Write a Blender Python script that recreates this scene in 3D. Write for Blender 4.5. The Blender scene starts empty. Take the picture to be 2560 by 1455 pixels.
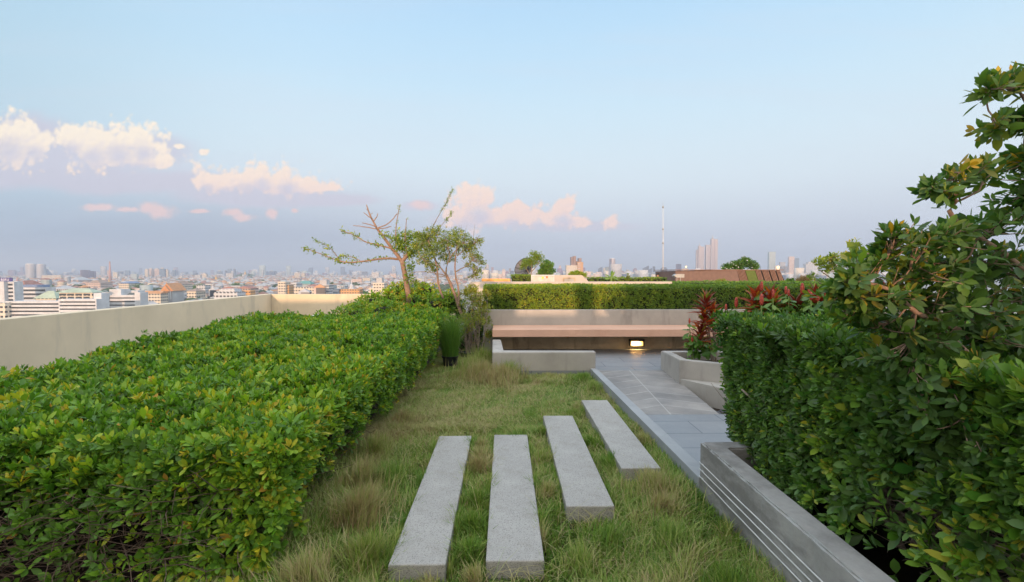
import bpy, bmesh, math, random
import numpy as np
from mathutils import Vector, Matrix, Euler

random.seed(7)
rng = np.random.default_rng(11)
sc = bpy.context.scene
COL = sc.collection
PI = math.pi

# ------------------------------------------------------------------ camera
F = 1209.0                      # focal length in pixels of the 2560 wide photograph
CAMZ = 1.5
cam_d = bpy.data.cameras.new("camera")
cam = bpy.data.objects.new("camera", cam_d); COL.objects.link(cam)
cam_d.sensor_width = 36; cam_d.lens = 36 * F / 2560
cam_d.clip_start = 0.05; cam_d.clip_end = 60000
cam.location = (0, 0, CAMZ)
YAW, PITCH = math.radians(0.85), math.radians(2.25)
cam.rotation_euler = (math.radians(90) - PITCH, 0, -YAW)
sc.camera = cam
CR = cam.rotation_euler.to_matrix()

def ray(px, py):
    return CR @ Vector(((px - 1280) / F, -(py - 727.5) / F, -1.0))
def at(px, py, Y):              # point at forward distance Y
    d = ray(px, py); t = Y / d.y
    return Vector((d.x * t, Y, CAMZ + d.z * t))
def onz(px, py, z):
    d = ray(px, py); t = (z - CAMZ) / d.z
    return Vector((d.x * t, d.y * t, z))

# ------------------------------------------------------------------ light
SUN_EL, SUN_AZ = math.radians(5.0), math.radians(5.0)     # low evening sun behind the camera, a little to the left
sund = Vector((math.sin(SUN_AZ) * math.cos(SUN_EL), math.cos(SUN_AZ) * math.cos(SUN_EL), -math.sin(SUN_EL)))  # travel direction
sl = bpy.data.lights.new("sun", 'SUN'); sl.energy = 5.0; sl.angle = math.radians(0.6); sl.color = (1.0, 0.62, 0.38)
so = bpy.data.objects.new("sun", sl); COL.objects.link(so)
so.rotation_euler = sund.to_track_quat('-Z', 'Y').to_euler()
so.location = (0, -30, 20)

sc.view_settings.view_transform = 'Standard'
sc.view_settings.look = 'None'
sc.view_settings.exposure = 0.06
sc.view_settings.gamma = 1.0
sc.cycles.use_denoising = True
sc.cycles.max_bounces = 8
sc.cycles.diffuse_bounces = 3
sc.cycles.transparent_max_bounces = 6
sc.cycles.volume_bounces = 0
sc.cycles.sample_clamp_indirect = 6

# ------------------------------------------------------------------ world: sky with evening cumulus
w = bpy.data.worlds.new("World"); sc.world = w; w.use_nodes = True
nt = w.node_tree; N = nt.nodes; LK = nt.links
for n in list(N): N.remove(n)

def sck(n_or_v, sock):
    if isinstance(n_or_v, (int, float)): sock.default_value = n_or_v
    elif isinstance(n_or_v, (tuple, list)): sock.default_value = n_or_v
    else: sock.id_data.links.new(n_or_v, sock)
def wm(op, a, b=None, c=None, clamp=False):
    n = N.new('ShaderNodeMath'); n.operation = op; n.use_clamp = clamp
    sck(a, n.inputs[0])
    if b is not None: sck(b, n.inputs[1])
    if c is not None: sck(c, n.inputs[2])
    return n.outputs[0]
def wmix(f, a, b):
    n = N.new('ShaderNodeMix'); n.data_type = 'RGBA'; n.clamp_factor = True
    sck(f, n.inputs[0]); sck(a, n.inputs[6]); sck(b, n.inputs[7]); return n.outputs[2]
def wsm(x, lo, hi):
    n = N.new('ShaderNodeMapRange'); n.interpolation_type = 'SMOOTHSTEP'
    sck(x, n.inputs[0]); n.inputs[1].default_value = lo; n.inputs[2].default_value = hi
    return n.outputs[0]
def lin(r, g, b):
    f = lambda c: (c / 255 / 12.92) if c / 255 <= 0.04045 else ((c / 255 + 0.055) / 1.055) ** 2.4
    return (f(r), f(g), f(b), 1)

tc = N.new('ShaderNodeTexCoord')
sep = N.new('ShaderNodeSeparateXYZ'); LK.new(tc.outputs['Generated'], sep.inputs[0])
elev = wm('ARCSINE', sep.outputs[2])
elevn = wm('DIVIDE', elev, PI / 2, clamp=True)
ramp = N.new('ShaderNodeValToRGB'); LK.new(elevn, ramp.inputs[0])
cr = ramp.color_ramp; cr.interpolation = 'B_SPLINE'
stops = [(0.0, lin(166, 182, 206)), (0.035, lin(194, 203, 220)), (0.07, lin(207, 218, 231)), (0.11, lin(219, 233, 243)),
         (0.17, lin(212, 234, 247)), (0.24, lin(199, 230, 250)), (0.36, lin(172, 215, 249)), (0.6, lin(120, 165, 220)), (1.0, lin(80, 125, 195))]
while len(cr.elements) < len(stops): cr.elements.new(0.5)
for e, (p, c) in zip(cr.elements, stops): e.position = p; e.color = c
# the far left of the sky is a little darker and bluer
uu = wm('DIVIDE', sep.outputs[0], wm('MAXIMUM', sep.outputs[1], 0.05))
vv = wm('DIVIDE', sep.outputs[2], wm('MAXIMUM', sep.outputs[1], 0.05))
front = wsm(sep.outputs[1], 0.05, 0.25)
leftf = wm('MULTIPLY', wm('MULTIPLY', wsm(uu, -0.35, -1.15), front), 0.5)
base = wmix(leftf, ramp.outputs[0], (0.33, 0.55, 0.70, 1))
lowl = wm('MULTIPLY', wm('MULTIPLY', wsm(uu, 0.25, -0.7), wsm(vv, 0.22, 0.03)), wm('MULTIPLY', front, 0.75))
base = wmix(lowl, base, lin(150, 166, 190))
uvc = N.new('ShaderNodeCombineXYZ'); LK.new(uu, uvc.inputs[0]); LK.new(vv, uvc.inputs[1])

def px2uv(px, py):
    d = ray(px, py); return d.x / d.y, d.z / d.y
def vadd(v, o):
    n = N.new('ShaderNodeVectorMath'); n.operation = 'ADD'; LK.new(v, n.inputs[0]); n.inputs[1].default_value = o; return n.outputs[0]
def blobfield(vec, lobes, k=0.35):
    cur = None
    for (px, py, rx, ry) in lobes:
        cx, cy = px2uv(px, py); sx, sy = F / rx, F / ry
        m = N.new('ShaderNodeVectorMath'); m.operation = 'MULTIPLY_ADD'
        LK.new(vec, m.inputs[0]); m.inputs[1].default_value = (sx, sy, 0); m.inputs[2].default_value = (-cx * sx, -cy * sy, 0)
        l = N.new('ShaderNodeVectorMath'); l.operation = 'LENGTH'; LK.new(m.outputs[0], l.inputs[0])
        cur = l.outputs['Value'] if cur is None else wm('SMOOTH_MIN', cur, l.outputs['Value'], k)
    return cur
def fbm(vec, scale, detail=6, rough=0.6, dist=0.0):
    n = N.new('ShaderNodeTexNoise'); n.noise_dimensions = '2D'; n.inputs['Scale'].default_value = scale; n.inputs['Detail'].default_value = detail
    n.inputs['Roughness'].default_value = rough; n.inputs['Distortion'].default_value = dist; LK.new(vec, n.inputs[0]); return n.outputs[0]
def puff(vec, scale):
    n = N.new('ShaderNodeTexVoronoi'); n.feature = 'F1'; n.voronoi_dimensions = '2D'; n.inputs['Scale'].default_value = scale
    LK.new(vec, n.inputs['Vector']); return n.outputs['Distance']
BRIGHT = [(15, 345, 75, 52), (80, 350, 45, 35), (170, 340, 38, 30), (225, 362, 62, 44), (290, 355, 60, 44), (352, 352, 45, 38), (330, 385, 80, 26), (402, 402, 32, 15),
          (512, 440, 30, 24), (560, 448, 52, 22), (612, 440, 52, 26), (652, 432, 36, 28), (712, 440, 48, 30), (748, 456, 40, 22), (690, 458, 60, 18), (822, 466, 44, 17),
          (509, 376, 10, 6), (448, 362, 14, 6),
          (1192, 510, 48, 42), (1165, 530, 50, 30), (1225, 535, 46, 24), (1275, 528, 34, 24), (1340, 532, 30, 19), (1404, 520, 38, 25), (1380, 540, 60, 18), (1440, 552, 46, 14), (1528, 552, 22, 14)]
def nz(vec):
    n1 = wm('SUBTRACT', fbm(vec, 15, 5, 0.62), 0.5); n2 = wm('SUBTRACT', fbm(vec, 50, 3, 0.6), 0.5)
    p1 = wm('SUBTRACT', puff(vec, 30), 0.42); p2 = wm('SUBTRACT', puff(vec, 75), 0.42)
    return wm('MULTIPLY_ADD', n1, 1.3, wm('MULTIPLY_ADD', n2, 0.6, wm('MULTIPLY_ADD', p1, 0.75, wm('MULTIPLY', p2, 0.45))))
V0 = uvc.outputs[0]
b0 = blobfield(V0, [(x_, y_ + 4, rx * 1.24, ry * 1.26) for x_, y_, rx, ry in BRIGHT], 0.3)
bup = blobfield(vadd(V0, (-0.004, 0.024, 0)), [(x_, y_ + 4, rx * 1.24, ry * 1.26) for x_, y_, rx, ry in BRIGHT], 0.3)
nz0 = nz(V0); nz1 = nz(vadd(V0, (-0.0045, 0.0055, 0)))
d0 = wm('ADD', b0, nz0)
relief = wm('SUBTRACT', nz1, nz0)
# soft lavender layer below and around the cumulus
GREY = [(60, 425, 330, 55), (330, 455, 330, 38), (640, 485, 260, 34), (840, 500, 130, 18), (60, 350, 120, 62), (300, 385, 190, 62),
        (1050, 515, 60, 16), (1200, 552, 150, 24), (1420, 566, 190, 16)]
g0 = wm('MULTIPLY_ADD', wm('SUBTRACT', fbm(uvc.outputs[0], 5, 5, 0.55), 0.5), 0.9, blobfield(uvc.outputs[0], GREY, 0.5))
ga = wm('MULTIPLY', wm('MULTIPLY', wsm(g0, 1.15, 0.55), front), 0.85)
c0 = wmix(ga, base, lin(206, 204, 220))
PINK = [(250, 518, 40, 9), (320, 524, 34, 7), (372, 520, 26, 16), (400, 528, 38, 18), (580, 532, 24, 11), (608, 544, 34, 10), (681, 534, 14, 14), (500, 528, 26, 5), (736, 527, 9, 6), (1058, 512, 28, 12)]
k0 = wm('MULTIPLY_ADD', wm('SUBTRACT', fbm(uvc.outputs[0], 30, 5, 0.6), 0.5), 1.7, blobfield(uvc.outputs[0], PINK, 0.2))
c1 = wmix(wm('MULTIPLY', wm('MULTIPLY', wsm(k0, 1.40, 0.35), front), 0.95), c0, lin(236, 208, 208))
# horizontal haze veil streaks
st = N.new('ShaderNodeMapping'); st.inputs['Scale'].default_value = (0.6, 7, 1); LK.new(uvc.outputs[0], st.inputs[0])
veil = wm('MULTIPLY', wsm(fbm(st.outputs[0], 2.2, 4, 0.5), 0.45, 0.75), wm('MULTIPLY', front, 0.16))
c1 = wmix(veil, c1, lin(214, 222, 236))
lit = wm('ADD', wm('MULTIPLY', wsm(bup, -0.15, 0.95), 0.9), wm('MULTIPLY_ADD', relief, 0.55, 0.08), clamp=True)
alpha = wm('MULTIPLY', wm('MULTIPLY', wsm(d0, 1.18, 0.64), front), wm('MULTIPLY_ADD', wsm(bup, 0.0, 0.7), 0.6, 0.4))
pk = wsm(vv, 0.30, 0.10)      # warmer and pinker towards the horizon
hi = wmix(pk, lin(255, 243, 226), lin(250, 222, 212))
ccol = wmix(lit, wmix(pk, lin(226, 219, 226), lin(218, 206, 220)), hi)
sky = wmix(alpha, c1, ccol)
nish = N.new('ShaderNodeTexSky'); nish.sky_type = 'NISHITA'; nish.sun_disc = False
nish.sun_elevation = SUN_EL; nish.sun_rotation = math.radians(180) + SUN_AZ
nish.air_density = 1.2; nish.dust_density = 2.0; nish.altitude = 50
# Nishita gives the glow round the low sun behind the camera; the evening colours of the opposite sky are graded above
back = wsm(sep.outputs[1], 0.15, -0.5)
sky = wmix(wsm(elevn, 0.36, 0.75), sky, (1.75, 1.95, 2.15, 1))
sky = wmix(wm('MULTIPLY', back, 0.8), sky, (1.9, 1.75, 1.55, 1))
v10 = N.new('ShaderNodeVectorMath'); v10.operation = 'SCALE'; LK.new(sky, v10.inputs[0]); v10.inputs[3].default_value = 10.0
tot = wmix(wm('MULTIPLY', back, 0.2), v10.outputs[0], nish.outputs[0])
bg = N.new('ShaderNodeBackground'); bg.inputs[1].default_value = 0.1
LK.new(tot, bg.inputs[0])
wo = N.new('ShaderNodeOutputWorld'); LK.new(bg.outputs[0], wo.inputs[0])
w.cycles.sampling_method = 'MANUAL'; w.cycles.sample_map_resolution = 512

# ------------------------------------------------------------------ helpers
def tag(o, label=None, cat=None, group=None, kind=None):
    if label: o['label'] = label
    if cat: o['category'] = cat; o['kind'] = kind or 'thing'
    if group: o['group'] = group
    if kind: o['kind'] = kind
    return o
def thing(name, label, cat, loc=(0, 0, 0), group=None):
    o = bpy.data.objects.new(name, None); COL.objects.link(o); o.location = loc
    o.empty_display_size = 0.1
    return tag(o, label, cat, group)
def link(name, me, mat=None, parent=None):
    o = bpy.data.objects.new(name, me); COL.objects.link(o)
    if mat: me.materials.append(mat)
    if parent:
        o.parent = parent
        if parent.parent is None: o.location = -parent.location
    return o
def mesh_np(name, V, faces_idx, counts, mat=None, parent=None, attrs=None, smooth=False):
    me = bpy.data.meshes.new(name)
    V = np.asarray(V, dtype=np.float32); me.vertices.add(len(V)); me.vertices.foreach_set('co', V.ravel())
    counts = np.asarray(counts, dtype=np.int32); fi = np.asarray(faces_idx, dtype=np.int32).ravel()
    me.loops.add(len(fi)); me.loops.foreach_set('vertex_index', fi)
    me.polygons.add(len(counts)); st_ = np.concatenate([[0], np.cumsum(counts)[:-1]]).astype(np.int32)
    me.polygons.foreach_set('loop_start', st_)
    try: me.polygons.foreach_set('loop_total', counts)
    except Exception: pass
    if smooth: me.polygons.foreach_set('use_smooth', np.ones(len(counts), dtype=bool))
    for k, a in (attrs or {}).items():
        at_ = me.attributes.new(k, 'FLOAT', 'FACE'); at_.data.foreach_set('value', np.asarray(a, dtype=np.float32))
    me.update(calc_edges=True); me.validate()
    return link(name, me, mat, parent)
def bmobj(name, bm, mat=None, parent=None, smooth=False):
    me = bpy.data.meshes.new(name); bmesh.ops.recalc_face_normals(bm, faces=bm.faces[:]); bm.to_mesh(me); bm.free()
    if smooth: me.polygons.foreach_set('use_smooth', [True] * len(me.polygons))
    return link(name, me, mat, parent)
def bxx(bm, x0, x1, y0, y1, z0, z1, bev=0.0, seg=2):
    r = bmesh.ops.create_cube(bm, size=1)
    vs = r['verts']
    bmesh.ops.transform(bm, matrix=Matrix.Translation(((x0 + x1) / 2, (y0 + y1) / 2, (z0 + z1) / 2)) @ Matrix.Diagonal((abs(x1 - x0), abs(y1 - y0), abs(z1 - z0), 1)), verts=vs)
    if bev > 0:
        es = list({e for v in vs for e in v.link_edges})
        bmesh.ops.bevel(bm, geom=es, offset=bev, segments=seg, affect='EDGES', profile=0.5)
def box(name, x0, x1, y0, y1, z0, z1, mat, parent=None, bev=0.0, seg=2):
    bm = bmesh.new(); bxx(bm, x0, x1, y0, y1, z0, z1, bev, seg); return bmobj(name, bm, mat, parent)
def prism(bm, pts, z0, z1, bev=0.0):
    vs = [bm.verts.new((p[0], p[1], z0)) for p in pts]; vt = [bm.verts.new((p[0], p[1], z1)) for p in pts]
    n = len(pts); fs = [bm.faces.new(vs[::-1]), bm.faces.new(vt)]
    for i in range(n): fs.append(bm.faces.new((vs[i], vs[(i + 1) % n], vt[(i + 1) % n], vt[i])))
    if bev > 0:
        es = list({e for v in vt for e in v.link_edges} | {e for v in vs for e in v.link_edges})
        bmesh.ops.bevel(bm, geom=es, offset=bev, segments=2, affect='EDGES', profile=0.5)
def tubes(name, polys, mat, parent=None, n=6, attrs=None):
    """polys: list of (points, radii). One mesh."""
    V = []; Fc = []; base_ = 0
    for pts, rad in polys:
        m = len(pts)
        for i in range(m):
            a = pts[max(i - 1, 0)]; b = pts[min(i + 1, m - 1)]
            d = (b - a); d = d.normalized() if d.length > 1e-9 else Vector((0, 0, 1))
            up = Vector((0, 0, 1)) if abs(d.z) < 0.9 else Vector((1, 0, 0))
            s = d.cross(up).normalized(); t = s.cross(d)
            for k in range(n):
                an = 2 * PI * k / n; V.append(pts[i] + (s * math.cos(an) + t * math.sin(an)) * rad[i])
        for i in range(m - 1):
            for k in range(n):
                Fc.append((base_ + i * n + k, base_ + i * n + (k + 1) % n, base_ + (i + 1) * n + (k + 1) % n, base_ + (i + 1) * n + k))
        for i0 in (0, m - 1):
            c = len(V); V.append(pts[i0].copy())
        c0_, c1_ = len(V) - 2, len(V) - 1
        for k in range(n):
            Fc.append((base_ + (k + 1) % n, base_ + k, c0_, c0_)); Fc.append((base_ + (m - 1) * n + k, base_ + (m - 1) * n + (k + 1) % n, c1_, c1_))
        base_ = len(V)
    fi = []; cn = []
    for f in Fc:
        if f[2] == f[3]: fi += f[:3]; cn.append(3)
        else: fi += f; cn.append(4)
    return mesh_np(name, np.array([tuple(v) for v in V]), fi, cn, mat, parent, smooth=True)
def smoothpath(pts, sub=4, jit=0.0):
    out = []; P_ = [Vector(p) for p in pts]
    for i in range(len(P_) - 1):
        p0 = P_[max(i - 1, 0)]; p1 = P_[i]; p2 = P_[i + 1]; p3 = P_[min(i + 2, len(P_) - 1)]
        for k in range(sub):
            t = k / sub
            q = 0.5 * ((2 * p1) + (p2 - p0) * t + (2 * p0 - 5 * p1 + 4 * p2 - p3) * t * t + (3 * p1 - p0 - 3 * p2 + p3) * t ** 3)
            if jit and (i or k): q = q + Vector((random.uniform(-jit, jit), random.uniform(-jit, jit), random.uniform(-jit, jit)))
            out.append(q)
    out.append(P_[-1]); return out
def radii(n, r0, r1, p=1.0): return [r0 + (r1 - r0) * (i / (n - 1)) ** p for i in range(n)]
_ph = rng.uniform(0, 6.28, (24, 2)); _dr = rng.normal(size=(24, 3))
def noise3(P_, scale=1.0, octv=3, seed=0):
    P_ = np.asarray(P_); out = np.zeros(len(P_)); amp = 1; s = scale; tot_ = 0
    for o in range(octv):
        for k in range(4):
            i = (seed * 5 + o * 4 + k) % 24
            d = _dr[i]; out += amp * 0.5 * np.sin(P_ @ (d * s * 2.2) + _ph[i, 0] + 1.3 * np.sin(P_ @ (np.roll(d, 1) * s * 1.7) + _ph[i, 1]))
        tot_ += amp; amp *= 0.55; s *= 2.1
    return out / tot_

# ------------------------------------------------------------------ materials
class MT:
    def __init__(s, name):
        s.m = bpy.data.materials.new(name); s.m.use_nodes = True; s.t = s.m.node_tree; s.N = s.t.nodes
        s.p = s.N['Principled BSDF']; s.o = s.N['Material Output']; s.tcn = None
    def lk(s, a, b): s.t.links.new(a, b)
    def obj(s):
        if not s.tcn: s.tcn = s.N.new('ShaderNodeTexCoord')
        return s.tcn.outputs['Object']
    def map(s, scale, v=None):
        n = s.N.new('ShaderNodeMapping'); n.inputs['Scale'].default_value = scale; s.lk(v or s.obj(), n.inputs[0]); return n.outputs[0]
    def noise(s, scale, det=4, rough=0.55, v=None, dist=0):
        n = s.N.new('ShaderNodeTexNoise'); n.inputs['Scale'].default_value = scale; n.inputs['Detail'].default_value = det
        n.inputs['Roughness'].default_value = rough; n.inputs['Distortion'].default_value = dist; s.lk(v or s.obj(), n.inputs[0]); return n.outputs[0]
    def voro(s, scale, v=None, out='Distance'):
        n = s.N.new('ShaderNodeTexVoronoi'); n.inputs['Scale'].default_value = scale; s.lk(v or s.obj(), n.inputs['Vector']); return n.outputs[out]
    def ramp(s, f, stops, interp='LINEAR'):
        n = s.N.new('ShaderNodeValToRGB'); s.lk(f, n.inputs[0]); c = n.color_ramp; c.interpolation = interp
        while len(c.elements) < len(stops): c.elements.new(0.5)
        for e, (p, col) in zip(c.elements, stops): e.position = p; e.color = tuple(col[:3]) + (1,) if not isinstance(col, (int, float)) else (col, col, col, 1)
        return n.outputs[0]
    def math(s, op, a, b=None, c=None, clamp=False):
        n = s.N.new('ShaderNodeMath'); n.operation = op; n.use_clamp = clamp; sck(a, n.inputs[0])
        if b is not None: sck(b, n.inputs[1])
        if c is not None: sck(c, n.inputs[2])
        return n.outputs[0]
    def mix(s, f, a, b, mode='MIX'):
        n = s.N.new('ShaderNodeMix'); n.data_type = 'RGBA'; n.blend_type = mode; n.clamp_factor = True
        sck(f, n.inputs[0]); sck(tuple(a[:3]) + (1,) if isinstance(a, tuple) else a, n.inputs[6]); sck(tuple(b[:3]) + (1,) if isinstance(b, tuple) else b, n.inputs[7]); return n.outputs[2]
    def sepx(s, v=None):
        n = s.N.new('ShaderNodeSeparateXYZ'); s.lk(v or s.obj(), n.inputs[0]); return n.outputs
    def attr(s, name):
        n = s.N.new('ShaderNodeAttribute'); n.attribute_name = name; return n.outputs['Fac']
    def bump(s, h, strength=0.3, dist=0.01):
        n = s.N.new('ShaderNodeBump'); n.inputs['Strength'].default_value = strength; n.inputs['Distance'].default_value = dist
        s.lk(h, n.inputs['Height']); s.lk(n.outputs[0], s.p.inputs['Normal']); return n
    def fin(s, col=None, rough=0.7, spec=None, metal=None):
        if col is not None: sck(tuple(col[:3]) + (1,) if isinstance(col, tuple) else col, s.p.inputs['Base Color'])
        sck(rough, s.p.inputs['Roughness'])
        if spec is not None: s.p.inputs['Specular IOR Level'].default_value = spec
        if metal is not None: s.p.inputs['Metallic'].default_value = metal
        return s.m
def concrete(name, c, var=0.25, stain=(0.12, 0.10, 0.08), stain_amt=0.35, rough=0.8, sc_=1.0, vert=True):
    t = MT(name)
    n1 = t.noise(1.3 * sc_, 6, 0.62); n2 = t.noise(30 * sc_, 5, 0.6)
    v = t.map((2.2, 2.2, 0.5) if vert else (1, 1, 1)); n3 = t.noise(1.6 * sc_, 6, 0.65, v, 0.4)
    dk = tuple(x * (1 - var) for x in c); lt = tuple(min(1, x * (1 + var * 0.5)) for x in c)
    a = t.ramp(n1, [(0.3, dk), (0.7, lt)])
    a = t.mix(t.math('MULTIPLY', n2, 0.22), a, dk)
    a = t.mix(t.math('MULTIPLY', t.ramp(n3, [(0.52, 0.0), (0.72, 1.0)]), stain_amt), a, stain)
    t.bump(n2, 0.25, 0.004)
    return t.fin(a, rough, 0.3)
M = {}
M['conc'] = concrete('grey_concrete', (0.44, 0.415, 0.385), 0.24, (0.16, 0.15, 0.14), 0.5)
M['conc_dk'] = concrete('weathered_concrete', (0.20, 0.195, 0.185), 0.35, (0.07, 0.065, 0.06), 0.55)
M['conc_lt'] = concrete('pale_concrete', (0.44, 0.42, 0.39), 0.18, (0.2, 0.16, 0.12), 0.35)
M['kerb'] = concrete('cool_concrete', (0.34, 0.355, 0.37), 0.16, (0.22, 0.23, 0.24), 0.4)
M['conc_stain'] = concrete('stained_concrete', (0.52, 0.40, 0.26), 0.45, (0.07, 0.05, 0.035), 0.8)
M['cream'] = concrete('cream_render', (0.76, 0.64, 0.465), 0.13, (0.40, 0.36, 0.30), 0.55, sc_=0.6)
M['bench'] = concrete('sunlit_salmon_concrete', (0.70, 0.425, 0.31), 0.14, (0.50, 0.26, 0.17), 0.45, 0.6, vert=False)  # pinkish bench, base colour deepened to carry low sun on the seat front
M['soil'] = concrete('soil', (0.045, 0.032, 0.022), 0.5, (0.02, 0.015, 0.01), 0.5, 0.95, 4, False)
M['deck'] = concrete('roof_membrane', (0.32, 0.31, 0.29), 0.2, vert=False)
t = MT('aggregate_stone')       # washed aggregate slabs
sp = t.voro(230, out='Color'); spx = t.sepx(sp)[0]
a = t.ramp(t.noise(3, 5), [(0.3, (0.33, 0.315, 0.295)), (0.7, (0.41, 0.395, 0.37))])
a = t.mix(t.ramp(spx, [(0.0, 0.0), (0.80, 0.0), (0.90, 0.6)]), a, (0.14, 0.14, 0.14))
a = t.mix(t.ramp(spx, [(0.0, 0.35), (0.16, 0.0)]), a, (0.58, 0.56, 0.53))
a = t.mix(t.math('MULTIPLY', t.ramp(t.noise(5, 6, 0.7), [(0.5, 0.0), (0.72, 1.0)]), 0.42), a, (0.20, 0.18, 0.145))
t.bump(t.voro(170), 0.5, 0.003); M['slab'] = t.fin(a, 0.75, 0.35)
t = MT('ramp_stone')            # herringbone joint lines, white and patchy
xyz = t.sepx(); ax = t.math('ABSOLUTE', t.math('SUBTRACT', xyz[0], 1.9))
q = t.math('ADD', xyz[1], t.math('MULTIPLY', ax, 0.42)); fr = t.math('FRACT', t.math('DIVIDE', q, 0.262))
ln = t.math('MULTIPLY', t.math('LESS_THAN', fr, 0.05), t.ramp(t.noise(2.4, 3), [(0.36, 0.0), (0.55, 1.0)]))
cl = t.math('LESS_THAN', ax, 0.007)
lines = t.math('MAXIMUM', t.math('MULTIPLY', ln, 0.5), t.math('MULTIPLY', cl, 0.42))
a = t.ramp(t.noise(2.2, 6, 0.6), [(0.35, (0.22, 0.21, 0.205)), (0.65, (0.37, 0.345, 0.325))])
tri_ = t.math('FLOOR', t.math('DIVIDE', q, 0.262)); sd = t.math('FRACT', t.math('MULTIPLY', t.math('SINE', t.math('MULTIPLY', tri_, 12.9)), 43.7))
a = t.mix(t.math('MULTIPLY', sd, 0.25), a, (0.12, 0.12, 0.125))
a = t.mix(t.math('MULTIPLY', t.noise(55, 4), 0.25), a, (0.12, 0.12, 0.12))
a = t.mix(lines, a, (0.52, 0.52, 0.50)); M['ramp'] = t.fin(a, t.ramp(t.noise(3, 4), [(0.3, 0.5), (0.7, 0.75)]), 0.4)
t = MT('slate_tile')
bk = t.N.new('ShaderNodeTexBrick'); bk.inputs['Scale'].default_value = 1.0; bk.inputs['Brick Width'].default_value = 0.8; bk.inputs['Row Height'].default_value = 0.4
bk.inputs['Mortar Size'].default_value = 0.006; bk.inputs['Color1'].default_value = (0.255, 0.27, 0.29, 1); bk.inputs['Color2'].default_value = (0.30, 0.31, 0.325, 1); bk.inputs['Mortar'].default_value = (0.10, 0.12, 0.135, 1)
t.lk(t.obj(), bk.inputs[0])
a = t.mix(t.math('MULTIPLY', t.noise(2.5, 5), 0.35), bk.outputs[0], (0.16, 0.18, 0.21)); a = t.mix(t.math('MULTIPLY', t.noise(60, 4), 0.2), a, (0.1, 0.1, 0.11))
M['tile'] = t.fin(a, t.ramp(t.noise(5, 4), [(0.3, 0.38), (0.7, 0.55)]), 0.5)
def plain(name, c, rough=0.6, spec=None, metal=None, var=0.15, sc_=6, bump=0.0):
    t = MT(name); n = t.noise(sc_, 5); a = t.ramp(n, [(0.3, tuple(x * (1 - var) for x in c)), (0.7, tuple(min(1, x * (1 + var)) for x in c))])
    if bump: t.bump(n, bump, 0.01)
    return t.fin(a, rough, spec, metal)
M['white'] = plain('white_paint', (0.60, 0.60, 0.59), 0.5)
M['black_plastic'] = plain('black_plastic', (0.012, 0.013, 0.018), 0.4, 0.5)
M['black_metal'] = plain('black_metal', (0.02, 0.02, 0.02), 0.5)
M['brown_clad'] = plain('brown_cladding', (0.17, 0.105, 0.085), 0.6)
M['slat'] = plain('brown_slat', (0.26, 0.15, 0.11), 0.6)
M['blind_dark'] = plain('dark_gap', (0.03, 0.025, 0.03), 0.8)
M['green_panel'] = plain('green_panel', (0.10, 0.14, 0.03), 0.9)
M['grey_metal'] = plain('grey_metal', (0.38, 0.38, 0.37), 0.45, 0.5, 0.3)
M['sun_orange'] = plain('sun_orange', (0.75, 0.36, 0.10), 0.5)  # base colour holds the orange low sun on the far parapet
M['wire'] = plain('white_conduit', (0.62, 0.62, 0.60), 0.5)
M['bark'] = plain('bark', (0.30, 0.20, 0.15), 0.9, var=0.35, sc_=40, bump=0.4)
M['bark_grey'] = plain('grey_bark', (0.27, 0.215, 0.17), 0.9, var=0.35, sc_=40, bump=0.4)
M['twig'] = plain('twig', (0.13, 0.085, 0.06), 0.9, var=0.4, sc_=10)
M['core'] = plain('foliage_shade', (0.020, 0.022, 0.010), 0.95, var=0.6, sc_=25, bump=1.0)  # near-black solid put inside foliage to block light and darken the gaps
M['core_br'] = plain('brown_foliage_shade', (0.035, 0.024, 0.016), 0.95, var=0.6, sc_=25, bump=1.0)
def leafmat(name, stops, rough=0.42, trans=0.25, tcol=(0.25, 0.38, 0.03), spec=0.45):
    t = MT(name); a = t.ramp(t.attr('rnd'), stops)
    geo = t.N.new('ShaderNodeNewGeometry')
    a2 = t.mix(t.math('MULTIPLY', geo.outputs['Backfacing'], 0.35), a, (0.16, 0.22, 0.06))
    t.fin(a2, rough, spec)
    tr = t.N.new('ShaderNodeBsdfTranslucent'); sck(t.mix(0.5, a, tcol), tr.inputs[0])
    ms = t.N.new('ShaderNodeMixShader'); ms.inputs[0].default_value = trans
    t.lk(t.p.outputs[0], ms.inputs[1]); t.lk(tr.outputs[0], ms.inputs[2]); t.lk(ms.outputs[0], t.o.inputs[0])
    return t.m
# ------------------------------------------------------------------ roof, paving, walls
def structure(o): o['kind'] = 'structure'; return o
SOIL = -0.10
structure(box('roof_deck', -6.9, 45, -9, 75, -40, -0.62, M['deck']))
bm = bmesh.new(); prism(bm, [(-4.6, -2.5), (1.31, -2.5), (1.31, 7.32), (-0.2, 7.32), (-0.2, 12.2), (-4.6, 12.2)], -0.6, SOIL)
structure(bmobj('garden_soil', bm, M['soil']))
structure(box('terrace_floor', -0.05, 9.0, 7.3, 9.6, -0.6, 0.0, M['tile']))
bm = bmesh.new()
vs = [bm.verts.new(p) for p in [(1.40, 7.3, 0.0), (2.46, 7.3, 0.0), (2.46, 5.45, -0.13), (1.40, 5.45, -0.13), (1.40, 7.3, -0.6), (2.46, 7.3, -0.6), (2.46, 5.45, -0.6), (1.40, 5.45, -0.6)]]
for f in [(0, 1, 2, 3), (7, 6, 5, 4), (0, 4, 5, 1), (1, 5, 6, 2), (2, 6, 7, 3), (3, 7, 4, 0)]: bm.faces.new([vs[i] for i in f])
structure(bmobj('stone_ramp', bm, M['ramp']))
structure(box('tiled_path', 1.40, 3.6, 3.37, 5.447, -0.6, -0.13, M['tile']))

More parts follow.
